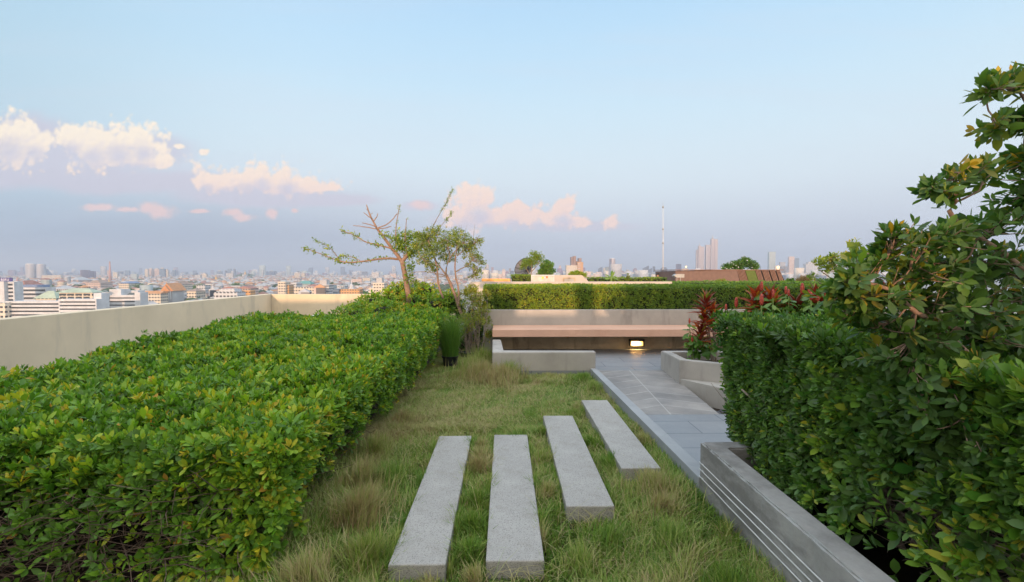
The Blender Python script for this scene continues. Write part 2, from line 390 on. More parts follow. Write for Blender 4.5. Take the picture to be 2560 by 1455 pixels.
# edging kerb between lawn and path
bm = bmesh.new(); prism(bm, [(1.30, 7.29), (1.395, 7.29), (1.495, 3.38), (1.385, 3.38)], -0.5, 0.035, 0.006)
tag(bmobj('garden_kerb', bm, M['kerb']), 'long pale grey concrete kerb between the lawn and the sunken stone path', 'kerb')

# four stepping slabs
for i, (x0, x1, y0, lab) in enumerate([(-0.60, -0.305, 2.43, 'leftmost of the four grey stone slabs set in the grass, nearest the left hedge'),
                                  (-0.10, 0.205, 2.45, 'grey stone slab in the grass, second from the left hedge'),
                                  (0.392, 0.70, 3.02, 'grey stone slab in the grass, third from the left hedge, its front end face showing'),
                                  (0.885, 1.185, 3.60, 'rightmost and farthest grey stone slab in the grass beside the kerb')]):
    o = box('stone_slab', 0, x1 - x0, 0, 1.96, -0.16, 0.0, M['slab'], bev=0.007)
    o.location = (x0, y0, 0.0 + (0.004 * i)); o.rotation_euler = (random.uniform(-.002, .002), random.uniform(-.004, .004), random.uniform(-.003, .003))
    tag(o, lab, 'stone slab', 'grey stone slabs in the lawn')

# L-shaped low wall by the terrace
bm = bmesh.new(); prism(bm, [(-0.19, 7.30), (1.385, 7.30), (1.385, 7.44), (-0.04, 7.44), (-0.07, 8.68), (-0.225, 8.68)], -0.5, 0.285, 0.018)
lw = tag(bmobj('low_wall', bm, M['conc']), 'low L-shaped concrete wall with rounded end between the lawn and the terrace bench', 'low wall')
# bench and its wall
bw = thing('bench_wall', 'long grey concrete wall behind the salmon bench, planted with clipped hedge above', 'wall', (3, 9.45, 0))
box('back_wall', -0.42, 9.0, 9.45, 9.62, -0.2, 0.757, M['conc'], bw, 0.008)
box('base_wall', -0.1, 9.0, 9.36, 9.449, -0.05, 0.33, M['conc_stain'], bw)
bn = thing('bench', 'long salmon pink bench slab along the terrace wall', 'bench', (3, 8.7, 0))
box('seat', -0.226, 9.0, 8.70, 9.449, 0.325, 0.46, M['bench'], bn, 0.008)
# recessed floor lamp under the bench
L0 = at(1574, 866, 9.33); L1 = at(1610, 848, 9.33)
lp = thing('wall_lamp', 'small lit rectangular lamp in a black frame under the bench', 'lamp', (L0.x, 9.33, L0.z))
fx0, fx1, fz0, fz1 = L0.x, L1.x, L0.z, L1.z
bm = bmesh.new(); tW = 0.022
bxx(bm, fx0, fx0 + tW, 9.29, 9.36, fz0, fz1); bxx(bm, fx1 - tW, fx1, 9.29, 9.36, fz0, fz1)
bxx(bm, fx0 + tW, fx1 - tW, 9.29, 9.36, fz0, fz0 + tW * .8); bxx(bm, fx0 + tW, fx1 - tW, 9.285, 9.36, fz1 - tW * 1.6, fz1)
bmobj('lamp_frame', bm, M['black_metal'], lp)
t = MT('lamp_glass')
g = t.N.new('ShaderNodeTexGradient'); g.gradient_type = 'SPHERICAL'
mp = t.N.new('ShaderNodeMapping'); t.lk(t.obj(), mp.inputs[0])
cx, cz = fx0 + 0.11, (fz0 + fz1) / 2
mp.inputs['Scale'].default_value = (6.5, 1, 10); mp.inputs['Location'].default_value = (-cx * 6.5, -9.335, -cz * 10); t.lk(mp.outputs[0], g.inputs[0])
ec = t.ramp(g.outputs[1], [(0.0, (0.80, 0.42, 0.12)), (0.5, (1.0, 0.62, 0.14)), (0.9, (1.0, 0.88, 0.5))])
sck(ec, t.p.inputs['Emission Color']); sck(t.ramp(g.outputs[1], [(0.0, 0.45), (0.6, 0.9), (1.0, 1.0)]), t.p.inputs['Emission Strength'])
st_ = t.math('MULTIPLY', t.ramp(g.outputs[1], [(0.0, 0.35), (0.55, 0.7), (1.0, 1.0)]), 0.8); sck(st_, t.p.inputs['Emission Strength'])
M['lamp'] = t.fin((0.4, 0.3, 0.2), 0.4)
gl = box('lamp_glass', fx0 + tW, fx1 - tW, 9.335, 9.355, fz0 + tW * .8, fz1 - tW * 1.6, M['lamp'], lp)
ll = bpy.data.lights.new('lamp_glow', 'AREA'); ll.energy = 4.5; ll.color = (1.0, 0.62, 0.22); ll.shape = 'RECTANGLE'; ll.size = 0.18; ll.size_y = 0.07
lo = bpy.data.objects.new('lamp_glow', ll); COL.objects.link(lo); lo.location = ((fx0 + fx1) / 2 - 0.02, 9.28, (fz0 + fz1) / 2 - 0.01); lo.rotation_euler = (math.radians(55), 0, 0)

# planter on the right of the terrace (bed wall with bowed ledge)
bm = bmesh.new()
out_ = [(2.42, 7.42), (2.42, 6.62), (2.88, 6.30), (3.55, 6.12), (4.6, 6.05), (9, 6.05), (9, 7.42)]
inn = [(9, 7.29), (9, 6.19), (4.6, 6.19), (3.58, 6.255), (2.95, 6.43), (2.55, 6.70), (2.55, 7.29)]
def ring(bm, out_, inn, z0, z1):
    n = len(out_)
    a = [bm.verts.new((p[0], p[1], z0)) for p in out_]; b = [bm.verts.new((p[0], p[1], z1)) for p in out_]
    c = [bm.verts.new((p[0], p[1], z0)) for p in inn]; d = [bm.verts.new((p[0], p[1], z1)) for p in inn]
    for i in range(n):
        j = (i + 1) % n
        bm.faces.new((a[i], a[j], b[j], b[i])); bm.faces.new((c[j], c[i], d[i], d[j])); bm.faces.new((b[i], b[j], d[j], d[i])); bm.faces.new((a[j], a[i], c[i], c[j]))
ring(bm, out_, [(2.55, 7.29), (2.55, 6.70), (2.95, 6.43), (3.58, 6.255), (4.6, 6.19), (9, 6.19), (9, 7.29)], -0.5, 0.28)
es = [e for e in bm.edges if all(v.co.z > 0.27 for v in e.verts)]
bmesh.ops.bevel(bm, geom=es, offset=0.008, segments=2, affect='EDGES')
pr = thing('terrace_planter', 'grey angular concrete planter with curved ledge, holding the red-leaved plants', 'planter', (3, 6.6, 0))
bmobj('planter_wall', bm, M['conc'], pr)
bm = bmesh.new(); led = []
A0, A1 = Vector((2.425, 6.61)), Vector((3.4, 6.13))
prof = [(2.424, 6.60), (2.50, 6.42), (2.62, 6.22), (2.78, 6.02), (2.98, 5.85), (3.25, 5.72), (3.6, 5.66), (4.6, 5.64), (4.6, 6.045), (3.55, 6.115), (2.88, 6.295)]
prism(bm, prof, -0.5, 0.03, 0.012)
bmobj('ledge', bm, M['conc_lt'], pr)
structure(box('planter_soil', 2.552, 8.9, 6.72, 7.288, -0.3, 0.16, M['soil']))
bm = bmesh.new(); prism(bm, [(2.9, 6.46), (3.58, 6.26), (4.6, 6.20), (8.9, 6.20), (8.9, 6.718), (2.56, 6.718)], -0.3, 0.16)
structure(bmobj('planter_soil', bm, M['soil']))
structure(box('gravel_bed', 2.465, 5.5, 4.4, 6.5, -0.6, -0.25, M['soil']))

# near planter on the right
bm = bmesh.new()
ring(bm, [(1.385, 0.3), (4.2, 0.3), (4.2, 3.36), (1.385, 3.36)], [(1.525, 0.42), (4.05, 0.42), (4.05, 3.23), (1.525, 3.23)], -0.5, 0.30)
es = [e for e in bm.edges if all(v.co.z > 0.29 for v in e.verts)]
bmesh.ops.bevel(bm, geom=es, offset=0.010, segments=2, affect='EDGES')
bmesh.ops.subdivide_edges(bm, edges=[e for e in bm.edges if e.calc_length() > 1], cuts=60)
for v in bm.verts:
    if v.co.z > 0.28 and v.co.x < 1.42: v.co += Vector((random.uniform(-.0, .004), 0, random.uniform(-.004, .001)))
np_ = thing('garden_planter', 'weathered dark grey concrete planter edge with three white cables, near right', 'planter', (1.45, 2, -0.1))
t = MT('worn_concrete')
n1 = t.noise(2.0, 6, 0.65); a = t.ramp(n1, [(0.3, (0.33, 0.322, 0.31)), (0.7, (0.50, 0.48, 0.46))])
xyz = t.sepx()
edge = t.math('MULTIPLY', t.math('LESS_THAN', t.math('ABSOLUTE', t.math('SUBTRACT', xyz[0], 1.387)), 0.016), t.math('GREATER_THAN', xyz[2], 0.284))
edge = t.math('MULTIPLY', edge, t.ramp(t.noise(14, 5, 0.7), [(0.42, 0.0), (0.55, 1.0)]))
a = t.mix(t.math('MULTIPLY', t.ramp(t.noise(1.1, 6, 0.7, t.map((1, 1, 3))), [(0.46, 0.0), (0.60, 1.0)]), 0.75), a, (0.17, 0.16, 0.15))
a = t.mix(t.math('MULTIPLY', t.ramp(t.noise(7, 6, 0.7), [(0.6, 0.0), (0.68, 1.0)]), 0.5), a, (0.36, 0.37, 0.36))
a = t.mix(t.math('MULTIPLY', edge, 0.8), a, (0.45, 0.46, 0.45))
a = t.mix(t.math('MULTIPLY', t.noise(45, 5, 0.7), 0.3), a, (0.08, 0.08, 0.08))
t.bump(t.noise(25, 6, 0.7), 0.5, 0.008); M['worn'] = t.fin(a, 0.8, 0.3)
bmobj('planter_wall', bm, M['worn'], np_)
for z in (0.155, 0.108, 0.055):
    pts = [Vector((1.379, 3.36 - k * 0.153, z + random.uniform(-.0015, .0015))) for k in range(21)]
    tubes('cable', [(pts, [0.0042] * len(pts))], M['wire'], np_, 6)
    box('cable_clip', 1.376, 1.3845, 3.30, 3.315, z - 0.004, z + 0.004, M['wire'], np_)
structure(box('planter_soil', 1.527, 4.048, 0.422, 3.228, -0.45, -0.08, M['soil']))

# cream parapet on the left and at the back
cp = thing('parapet_wall', 'tall cream rendered parapet round the left edge of the roof, turning a corner', 'wall', (-6.7, 14, -0.6))
box('side_wall', -6.95, -6.72, 5.4, 14.2, -3.0, 0.865, M['cream'], cp, 0.006)
box('end_wall', -6.718, -1.3, 14.0, 14.2, -3.0, 0.86, M['cream'], cp, 0.006)
box('pier', -7.0, -6.66, -4.0, 5.398, -3.0, 0.845, M['cream'], cp, 0.006)
tag(box('bed_edging', -4.72, -4.605, 6.8, 12.2, -0.6, 0.44, M['white'], bev=0.006), 'narrow white edging behind the left hedge, seen as a thin pale line', 'edging')

# unseen wall added behind the viewpoint; stepped top shapes shade and sun patches
bk_ = [( -14, 2.42), (-1.15, 2.42), (-1.15, 2.02), (0.05, 2.02), (0.05, 2.7), (0.40, 2.7), (0.40, 2.02), (1.10, 2.02), (1.10, 3.0), (14, 3.0)]
bm = bmesh.new(); vsf = [bm.verts.new((x, -6.0, z)) for x, z in bk_] + [bm.verts.new((14, -6.0, -0.62)), bm.verts.new((-14, -6.0, -0.62))]
f = bm.faces.new(vsf); r = bmesh.ops.extrude_face_region(bm, geom=[f]); bmesh.ops.translate(bm, verts=[v for v in r['geom'] if isinstance(v, bmesh.types.BMVert)], vec=(0, -0.3, 0))
tag(bmobj('unseen_shade_wall', bm, M['cream']), 'unseen stepped wall added behind the viewpoint to shade the garden', 'wall')
# ------------------------------------------------------------------ foliage tools
def norm(a): return a / np.maximum(np.linalg.norm(a, axis=1, keepdims=True), 1e-9)
def leaves(name, P, D, Nn, L, Wd, rnd, mat, parent=None, detail=2, curl=0.12, fold=0.18, obov=0.62):
    """P base points, D axis, Nn face normal, L length, Wd width (arrays)."""
    P = np.asarray(P); D = norm(D); S = norm(np.cross(D, Nn)); U = np.cross(S, D); n = len(P)
    L = np.broadcast_to(L, (n,))[:, None]; Wd = np.broadcast_to(Wd, (n,))[:, None]
    if detail == 2:
        b_ = obov - .12
        T = [(0, 0, 0), (.24, -.25, .35), (.25, 0, -.15), (.24, .25, .35), (b_, -.48, .5), (b_ + .03, 0, -.3), (b_, .48, .5), (b_ + .28, -.40, .4), (b_ + .31, 0, -.2), (b_ + .28, .40, .4), (1, 0, 0)]
        Fq = [(1, 4, 5, 2), (2, 5, 6, 3), (4, 7, 8, 5), (5, 8, 9, 6)]; Ft = [(0, 1, 2), (0, 2, 3), (7, 10, 8), (8, 10, 9)]
    else:
        T = [(0, 0, 0), (obov, -.5, .5), (obov, .5, .5), (1, 0, 0)]
        Fq = []; Ft = [(0, 1, 3), (0, 3, 2)]
    V = np.zeros((n, len(T), 3), dtype=np.float64)
    for i, (u, v, f_) in enumerate(T):
        V[:, i] = P + D * L * u + S * Wd * v + U * (Wd * fold * f_ - L * curl * u * u)
    off = (np.arange(n) * len(T))[:, None]
    fi = []; counts = []
    q = np.array(Fq).reshape(-1); t3 = np.array(Ft).reshape(-1)
    idx = np.concatenate([off + q[None, :], off + t3[None, :]], axis=1) if len(q) else off + t3[None, :]
    cnt = np.tile(np.array([4] * len(Fq) + [3] * len(Ft)), n)
    return mesh_np(name, V.reshape(-1, 3), idx.ravel(), cnt, mat, parent, {'rnd': np.repeat(rnd, len(Fq) + len(Ft))}, smooth=(detail == 2))
def whorls(S, A, k, L, ratio, spread=(0.35, 1.15), back=0.5, jit=0.25, Lvar=0.3):
    """leaves round shoot tips S with axes A"""
    n = len(S); A = norm(A); ref = np.where(np.abs(A[:, 2:3]) < 0.9, np.array([[0, 0, 1.0]]), np.array([[1.0, 0, 0]]))
    X = norm(np.cross(A, ref)); Y = np.cross(A, X)
    L = np.broadcast_to(L, (n,))
    ph0 = rng.uniform(0, 2 * PI, n); P, D, Nn, LL = [], [], [], []
    for i in range(k):
        t = i / max(k - 1, 1)
        ph = ph0 + i * 2.399 + rng.uniform(-.3, .3, n); el = spread[0] + (spread[1] - spread[0]) * t + rng.normal(0, jit, n)
        R = X * np.cos(ph)[:, None] + Y * np.sin(ph)[:, None]
        d = A * np.cos(el)[:, None] + R * np.sin(el)[:, None]
        nn = A * np.sin(el)[:, None] - R * np.cos(el)[:, None] + rng.normal(0, .25, (n, 3))
        l = L * (0.55 + 0.45 * min(1, t * 1.6)) * rng.uniform(1 - Lvar, 1 + Lvar * .6, n)
        P.append(S - A * (L * back * t)[:, None] + R * 0.004); D.append(d); Nn.append(nn); LL.append(l)
    P = np.concatenate(P); D = np.concatenate(D); Nn = np.concatenate(Nn); LL = np.concatenate(LL)
    return P, D, Nn, LL, LL * ratio * rng.uniform(.8, 1.2, len(LL)), np.tile(np.arange(n), k)
def twigs(name, A, B, r, mat, parent, sag=0.03, bend=0.05):
    """many thin bent twigs from A to B (arrays), 3 sided, 3 segments"""
    n = len(A); d = norm(B - A); ref = np.where(np.abs(d[:, 2:3]) < 0.9, np.array([[0, 0, 1.0]]), np.array([[1.0, 0, 0]]))
    X = norm(np.cross(d, ref)); Y = np.cross(d, X); bd = rng.normal(0, bend, (n, 2, 3))
    ts = [0, .33, .67, 1]; V = np.zeros((n, 12, 3)); r = np.broadcast_to(r, (n,))[:, None]
    for i, tt in enumerate(ts):
        c = A + (B - A) * tt
        if i in (1, 2): c = c + bd[:, i - 1] * np.linalg.norm(B - A, axis=1)[:, None]
        rr = r * (1 - 0.6 * tt)
        for k in range(3): V[:, i * 3 + k] = c + (X * math.cos(k * 2.094) + Y * math.sin(k * 2.094)) * rr
    q = []
    for i in range(3):
        for k in range(3): q += [i * 3 + k, i * 3 + (k + 1) % 3, (i + 1) * 3 + (k + 1) % 3, (i + 1) * 3 + k]
    idx = (np.arange(n) * 12)[:, None] + np.array(q)[None]
    return mesh_np(name, V.reshape(-1, 3), idx.ravel(), np.full(n * 9, 4), mat, parent, smooth=True)
def bumpy_box(name, x0, x1, y0, y1, z0, z1, mat, parent, amp=0.05, step=0.12, topf=None):
    bm = bmesh.new(); bxx(bm, x0, x1, y0, y1, z0, z1)
    bmesh.ops.subdivide_edges(bm, edges=bm.edges[:], cuts=max(3, min(24, int(max(x1 - x0, y1 - y0) / step))), use_grid_fill=True)
    co = np.array([v.co[:] for v in bm.verts]); nz = noise3(co, 2.0, 3, 1)
    c = Vector(((x0 + x1) / 2, (y0 + y1) / 2, (z0 + z1) / 2))
    for v, q in zip(bm.verts, nz):
        dv = (v.co - c); dv = Vector((dv.x / (x1 - x0), dv.y / (y1 - y0), dv.z / (z1 - z0))); v.co += dv.normalized() * q * amp
        if topf and v.co.z > (z0 + z1) / 2: v.co.z += topf(v.co.x, v.co.y) - z1
    return bmobj(name, bm, mat, parent)

LM = {}
LM['hedge'] = leafmat('hedge_leaf', [(0.0, (0.030, 0.11, 0.010)), (0.28, (0.085, 0.26, 0.016)), (0.55, (0.21, 0.44, 0.020)), (0.80, (0.42, 0.58, 0.025)), (0.94, (0.70, 0.58, 0.03)), (1.0, (0.66, 0.30, 0.04))], spec=.35)
LM['small'] = leafmat('small_hedge_leaf', [(0.0, (0.014, 0.065, 0.014)), (0.4, (0.045, 0.165, 0.022)), (0.72, (0.14, 0.33, 0.025)), (0.93, (0.30, 0.46, 0.035)), (1.0, (0.55, 0.42, 0.04))], spec=.4)
LM['fig'] = leafmat('fig_leaf', [(0.0, (0.012, 0.060, 0.018)), (0.35, (0.032, 0.13, 0.026)), (0.65, (0.09, 0.21, 0.020)), (0.80, (0.24, 0.26, 0.02)), (0.92, (0.34, 0.22, 0.03)), (0.96, (0.58, 0.44, 0.02)), (1.0, (0.60, 0.24, 0.02))], trans=0.3, spec=.35)
LM['box'] = leafmat('box_leaf', [(0.0, (0.06, 0.15, 0.012)), (0.4, (0.16, 0.30, 0.018)), (0.75, (0.34, 0.45, 0.025)), (1.0, (0.58, 0.48, 0.03))])
LM['tree'] = leafmat('tree_leaf', [(0.0, (0.08, 0.18, 0.015)), (0.5, (0.18, 0.30, 0.02)), (0.85, (0.34, 0.42, 0.03)), (1.0, (0.55, 0.42, 0.04))])
LM['olive'] = leafmat('olive_leaf', [(0.0, (0.10, 0.17, 0.02)), (0.5, (0.22, 0.30, 0.03)), (0.85, (0.40, 0.40, 0.04)), (1.0, (0.55, 0.32, 0.05))])
LM['red'] = leafmat('red_leaf', [(0.0, (0.08, 0.010, 0.014)), (0.35, (0.26, 0.02, 0.016)), (0.6, (0.58, 0.07, 0.018)), (0.82, (0.85, 0.26, 0.02)), (0.92, (0.40, 0.36, 0.03)), (1.0, (0.16, 0.34, 0.03))], trans=0.3, tcol=(0.5, 0.08, 0.02), rough=0.35)
LM['broad'] = leafmat('broad_leaf', [(0.0, (0.02, 0.09, 0.02)), (0.6, (0.06, 0.20, 0.02)), (1.0, (0.22, 0.34, 0.03))])
LM['grass'] = leafmat('grass_blade', [(0.0, (0.07, 0.20, 0.03)), (0.3, (0.16, 0.32, 0.04)), (0.52, (0.32, 0.42, 0.085)), (0.7, (0.50, 0.47, 0.18)), (0.85, (0.58, 0.47, 0.26)), (1.0, (0.50, 0.33, 0.20))], rough=0.6, trans=0.25, tcol=(0.3, 0.4, 0.05), spec=0.25)

# ------------------------------------------------------------------ left hedge: broad bed of round-leaved shrubs
def hl_top(x, y):     # height of the clipped top
    return 0.575 + 0.175 * np.clip((y - 3.0) / 5.3, 0, 1)
def hl_side(y):       # x of the right hand face
    return -1.20 + 0.13 * np.clip((y - 3.0) / 5.3, 0, 1)
hedge = thing('clipped_hedge', 'big clipped green hedge filling the left foreground beside the lawn, glossy rosettes of leaves', 'hedge', (-2.9, 5.4, SOIL))
Y0, Y1, XB = 2.52, 8.35, -4.45
bumpy_box('shade_core', XB + .1, -1.42, Y0 + .42, Y1 - .12, SOIL, 0.46, M['core'], hedge, 0.07, topf=lambda x, y: float(hl_top(x, y)) - 0.12)
def shootset(n, fn): return fn(n)
dens = 720
# top
nt_ = int((Y1 - Y0) * (abs(XB) - 1.2) * dens * 0.95)
y = Y0 + (Y1 - Y0) * rng.uniform(0, 1, nt_) ** 1.15; x = rng.uniform(XB, 0, nt_); x = XB + (hl_side(y) - XB) * rng.uniform(0, 1, nt_)
z = hl_top(x, y) - rng.exponential(0.035, nt_); Pq = np.stack([x, y, z], 1)
z += 0.05 * noise3(Pq, 1.0, 3, 2) + 0.03 * noise3(Pq, 5, 2, 3) + rng.exponential(.018, nt_)
edge_r = np.clip((hl_side(y) - x) / 0.26, 0, 1); z -= 0.10 * (1 - edge_r) ** 2; z -= 0.13 * np.clip(1 - (y - Y0) / .38, 0, 1) ** 2
edge_b = np.clip((x - XB) / 0.3, 0, 1); z -= 0.16 * (1 - edge_b) ** 2 * (0.5 + 0.9 * rng.uniform(0, 1, nt_))
S1 = np.stack([x, y, z], 1); A1_ = np.stack([rng.normal(0, .38, nt_) + 0.6 * (1 - edge_r), rng.normal(-0.12, .38, nt_), np.full(nt_, 1.0)], 1)
# right face
ns = int((Y1 - Y0) * 0.8 * dens * 1.0)
y = rng.uniform(Y0, Y1, ns); h = rng.uniform(0, 1, ns) ** 0.8
z = (SOIL + 0.10) + (hl_top(0, y) - SOIL - 0.1) * h
x = hl_side(y) - rng.exponential(0.05, ns) - 0.10 * (1 - h) + 0.03 * np.sin(h * 3.1)
Pq = np.stack([x, y, z], 1); x += 0.05 * noise3(Pq, 1.6, 3, 4)
keep = (rng.uniform(0, 1, ns) < (0.30 + 0.9 * h)) & (noise3(Pq, 2.5, 2, 5) + 1.6 * h > -0.15)
S2 = np.stack([x, y, z], 1)[keep]; A2_ = np.stack([np.full(ns, 1.0), rng.normal(-.25, .5, ns), rng.normal(.55, .5, ns)], 1)[keep]
# near end face: thin leaves over bare twigs
ne = 4300
x = rng.uniform(XB, -1.16, ne); h = rng.uniform(0, 1, ne); z = SOIL + 0.02 + (0.575 - SOIL) * h
y = Y0 + 0.10 + rng.exponential(0.10, ne) - 0.34 * (1 - h); Pq = np.stack([x, y, z], 1); y += 0.07 * noise3(Pq, 2.0, 2, 6)
keep = rng.uniform(0, 1, ne) < (0.15 + 0.95 * np.clip(h * 1.7 - .62, 0, 1) + 0.40 * np.clip((x + 1.75) / 0.5, 0, 1) + 0.16 * (noise3(Pq, 3, 2, 7) > 0.25))
S3 = np.stack([x, y, z], 1)[keep]; A3_ = np.stack([rng.normal(.1, .55, ne), np.full(ne, -1.0), rng.normal(.7, .55, ne)], 1)[keep]
S_ = np.concatenate([S1, S2, S3]); A_ = np.concatenate([A1_, A2_, A3_])
kind_ = np.concatenate([np.zeros(len(S1)), np.ones(len(S2)), np.full(len(S3), 2)])
# age of shoots -> colour
shoot_c = rng.beta(1.6, 2.3, len(S_)) * 0.80 + 0.14 * noise3(S_, 1.4, 2, 8) + np.where(kind_ == 0, 0.14, 0.11)
yel = rng.uniform(0, 1, len(S_)) < np.where(kind_ == 0, 0.09, 0.04) * np.where(S_[:, 1] < 4.2, 1.6, 0.7)
shoot_c = np.where(yel, rng.uniform(.72, .92, len(S_)), shoot_c)
dist = np.linalg.norm(S_ - np.array([0, 0, 1.5]), axis=1)
near = dist < 5.4
for sel, det, kk, Ls in ((near, 2, 8, 0.080), (~near, 1, 8, 0.082)):
    for kd, km in ((0, 1.0), (1, 0.80), (2, 0.92)):
        pass
    Sx, Ax, Cx, Kx = S_[sel], A_[sel], shoot_c[sel], kind_[sel]
    Lv = Ls * np.where(Kx == 0, 1.0, np.where(Kx == 1, .68, .85)) * rng.uniform(.75, 1.15, len(Sx))
    P, D, Nn, LL, WW, own = whorls(Sx, Ax, kk, Lv, 0.40, spread=(.25, 1.0))
    rn = np.clip(Cx[own] + .30 * (.45 - np.repeat(np.linspace(0, 1, kk), len(Sx))) + rng.normal(0, .09, len(own)), 0, .955); rn = np.where(rng.uniform(0, 1, len(rn)) < .006, 1.0, rn)
    leaves('foliage', P, D, Nn, LL, WW, rn, LM['hedge'], hedge, det)
# twigs seen through the thin foot of the hedge
nb = 1000
zt = rng.uniform(SOIL, .35, nb); A = np.stack([rng.uniform(XB, -1.5, nb), rng.uniform(Y0 + .15, Y0 + .5, nb) - .34 * (1 - (zt - SOIL) / .7), zt], 1)
B = A + np.stack([rng.normal(0.10, .22, nb), rng.uniform(-.42, -.12, nb), rng.normal(.07, .10, nb)], 1)
A2 = np.stack([rng.uniform(-1.7, -1.4, nb), rng.uniform(Y0, Y1, nb), rng.uniform(SOIL, .4, nb)], 1)
B2 = A2 + np.stack([rng.uniform(.08, .30, nb), rng.normal(-.05, .2, nb), rng.normal(.08, .10, nb)], 1)
twigs('twigs', np.concatenate([A, A2]), np.concatenate([B, B2]), rng.uniform(.0014, .0042, 2 * nb), M['twig'], hedge)

# ------------------------------------------------------------------ generic leafy mass
def mass(name, label, cat, base, ells, nshoot, k, L, ratio, mat, det=1, group=None, up=0.5, core=None, shell=0.45, crange=(0.15, 0.8), parent=None, jit=0.6, spread=(0.3, 1.2)):
    t_ = parent or thing(name, label, cat, base, group)
    vol = np.array([e[3] * e[4] * e[5] for e in ells]); which = rng.choice(len(ells), nshoot, p=vol ** .75 / (vol ** .75).sum())
    E_ = np.array(ells)[which]; d = norm(rng.normal(size=(nshoot, 3))); rr = shell + (1 - shell) * rng.uniform(0, 1, nshoot) ** .6
    S = E_[:, :3] + d * E_[:, 3:6] * rr[:, None]; S += 0.12 * E_[:, 3:6] * noise3(S, 6 / max(E_[:, 3].mean(), .1) * .3, 2, 9)[:, None]
    A = d + np.array([0, 0, up]) + rng.normal(0, jit, (nshoot, 3))
    P, D, Nn, LL, WW, own = whorls(S, A, k, L, ratio, spread=spread)
    c = rng.uniform(crange[0], crange[1], nshoot) + 0.12 * noise3(S, 3, 2, 10)
    leaves('foliage', P, D, Nn, LL, WW, np.clip(c[own] + rng.normal(0, .08, len(own)), 0, 1), mat, t_, det)
    if core:
        for e in ells:
            bm = bmesh.new(); bmesh.ops.create_icosphere(bm, subdivisions=2, radius=1, matrix=Matrix.Translation(e[:3]) @ Matrix.Diagonal((e[3] * core, e[4] * core, e[5] * core, 1)))
            bmobj('shade_core', bm, M['core'], t_)
    return t_, S, which
# taller shrubs behind the hedge, at the foot of the trees
ells = []
for (px, py, Y, r) in [(930, 745, 10.2, .36), (985, 735, 10.6, .42), (1040, 740, 10.2, .42), (1090, 748, 9.8, .36), (960, 765, 9.0, .4), (1060, 715, 10.4, .3), (1120, 735, 9.9, .3), (1000, 712, 10.8, .3), (1030, 778, 8.9, .45), (1085, 785, 8.6, .32), (880, 765, 10.5, .3), (905, 770, 9.6, .4)]:
    c = at(px, py, Y); ells.append((c.x, Y, c.z - r * .45, r * 1.1, r * 1.2, r * .8))
mass('flowering_shrub', 'loose yellowish shrubs rising at the far end of the left hedge round the tree trunks', 'shrub', (-2, 10, SOIL), ells, 3000, 7, 0.080, 0.40, LM['hedge'], 1, core=.55, crange=(0.35, .95))

# ------------------------------------------------------------------ potted plants and bare shrub at the hedge end
def pot(loc, r, h, label, group=None):
    t_ = thing('plant_pot', label, 'plant pot', loc, group)
    prof = [(0, 0.0), (r * .80, 0.0), (r * .97, h * .86), (r * 1.06, h * .86), (r * 1.08, h), (r * .98, h), (r * .95, h * .9), (0, h * .88)]
    bm = bmesh.new(); n = 28; rings = []
    for (rr, zz) in prof: rings.append([bm.verts.new((rr * math.cos(2 * PI * k / n), rr * math.sin(2 * PI * k / n), zz)) for k in range(n)] if rr > 0 else [bm.verts.new((0, 0, zz))])
    for a, b in zip(rings, rings[1:]):
        for k in range(n):
            va = a if len(a) == 1 else [a[k], a[(k + 1) % n]]; vb = b if len(b) == 1 else [b[(k + 1) % n], b[k]]
            bm.faces.new(va + vb)
    me = bpy.data.meshes.new('pot_body'); bmesh.ops.recalc_face_normals(bm, faces=bm.faces[:]); bm.to_mesh(me); bm.free()
    o = link('pot_body', me, M['black_plastic']); o.parent = t_
    return t_
g0_ = onz(1124, 922, SOIL); pot((g0_.x, g0_.y + .12, SOIL), .135, .20, 'black plastic plant pot with upright green grass at the end of the left hedge')
g1_ = onz(1166, 896, SOIL); pot((g1_.x + .02, g1_.y, SOIL), .15, .12, 'low black pot at the foot of the leaning tree trunk')
def blades(name, B, H, lean, rnd, wd, mat, parent=None, up=None, droop=0.6, az=None):
    n = len(B); az = rng.uniform(0, 2 * PI, n) if az is None else az; dirh = np.stack([np.cos(az), np.sin(az), np.zeros(n)], 1)
    side = np.stack([-np.sin(az + rng.normal(0, .9, n)), np.cos(az), np.zeros(n)], 1); side = norm(side)
    V = np.zeros((n, 7, 3)); H = H[:, None]; lean = lean[:, None]; wd = np.broadcast_to(wd, (n,))[:, None]
    for i, tt in enumerate([0, .35, .7, 1.0]):
        c = B + dirh * (H * lean * tt ** 1.8) + np.array([0, 0, 1]) * (H * (tt - droop * lean * .35 * tt ** 3))
        ww = wd * [1, .9, .55, 0][i] * .5
        if i < 3: V[:, i * 2] = c - side * ww; V[:, i * 2 + 1] = c + side * ww
        else: V[:, 6] = c
    idx = (np.arange(n) * 7)[:, None] + np.array([0, 1, 3, 2, 2, 3, 5, 4, 4, 5, 6])[None]
    return mesh_np(name, V.reshape(-1, 3), idx.ravel(), np.tile([4, 4, 3], n), mat, parent, {'rnd': np.repeat(np.clip(rnd, 0, 1), 3)})
n = 1500; a = rng.uniform(0, 2 * PI, n); r_ = .13 * np.sqrt(rng.uniform(0, 1, n))
B = np.stack([g0_.x + r_ * np.cos(a), g0_.y + .12 + r_ * np.sin(a), np.full(n, SOIL + .18)], 1)
o = blades('tall_grass', B, rng.uniform(.18, .90, n) ** 1.1, rng.uniform(.02, .62, n), rng.beta(1.6, 5, n) * .55, 0.0055, LM['grass'])
tag(o, 'tall upright green grass growing in the black pot by the hedge end', 'ornamental grass')
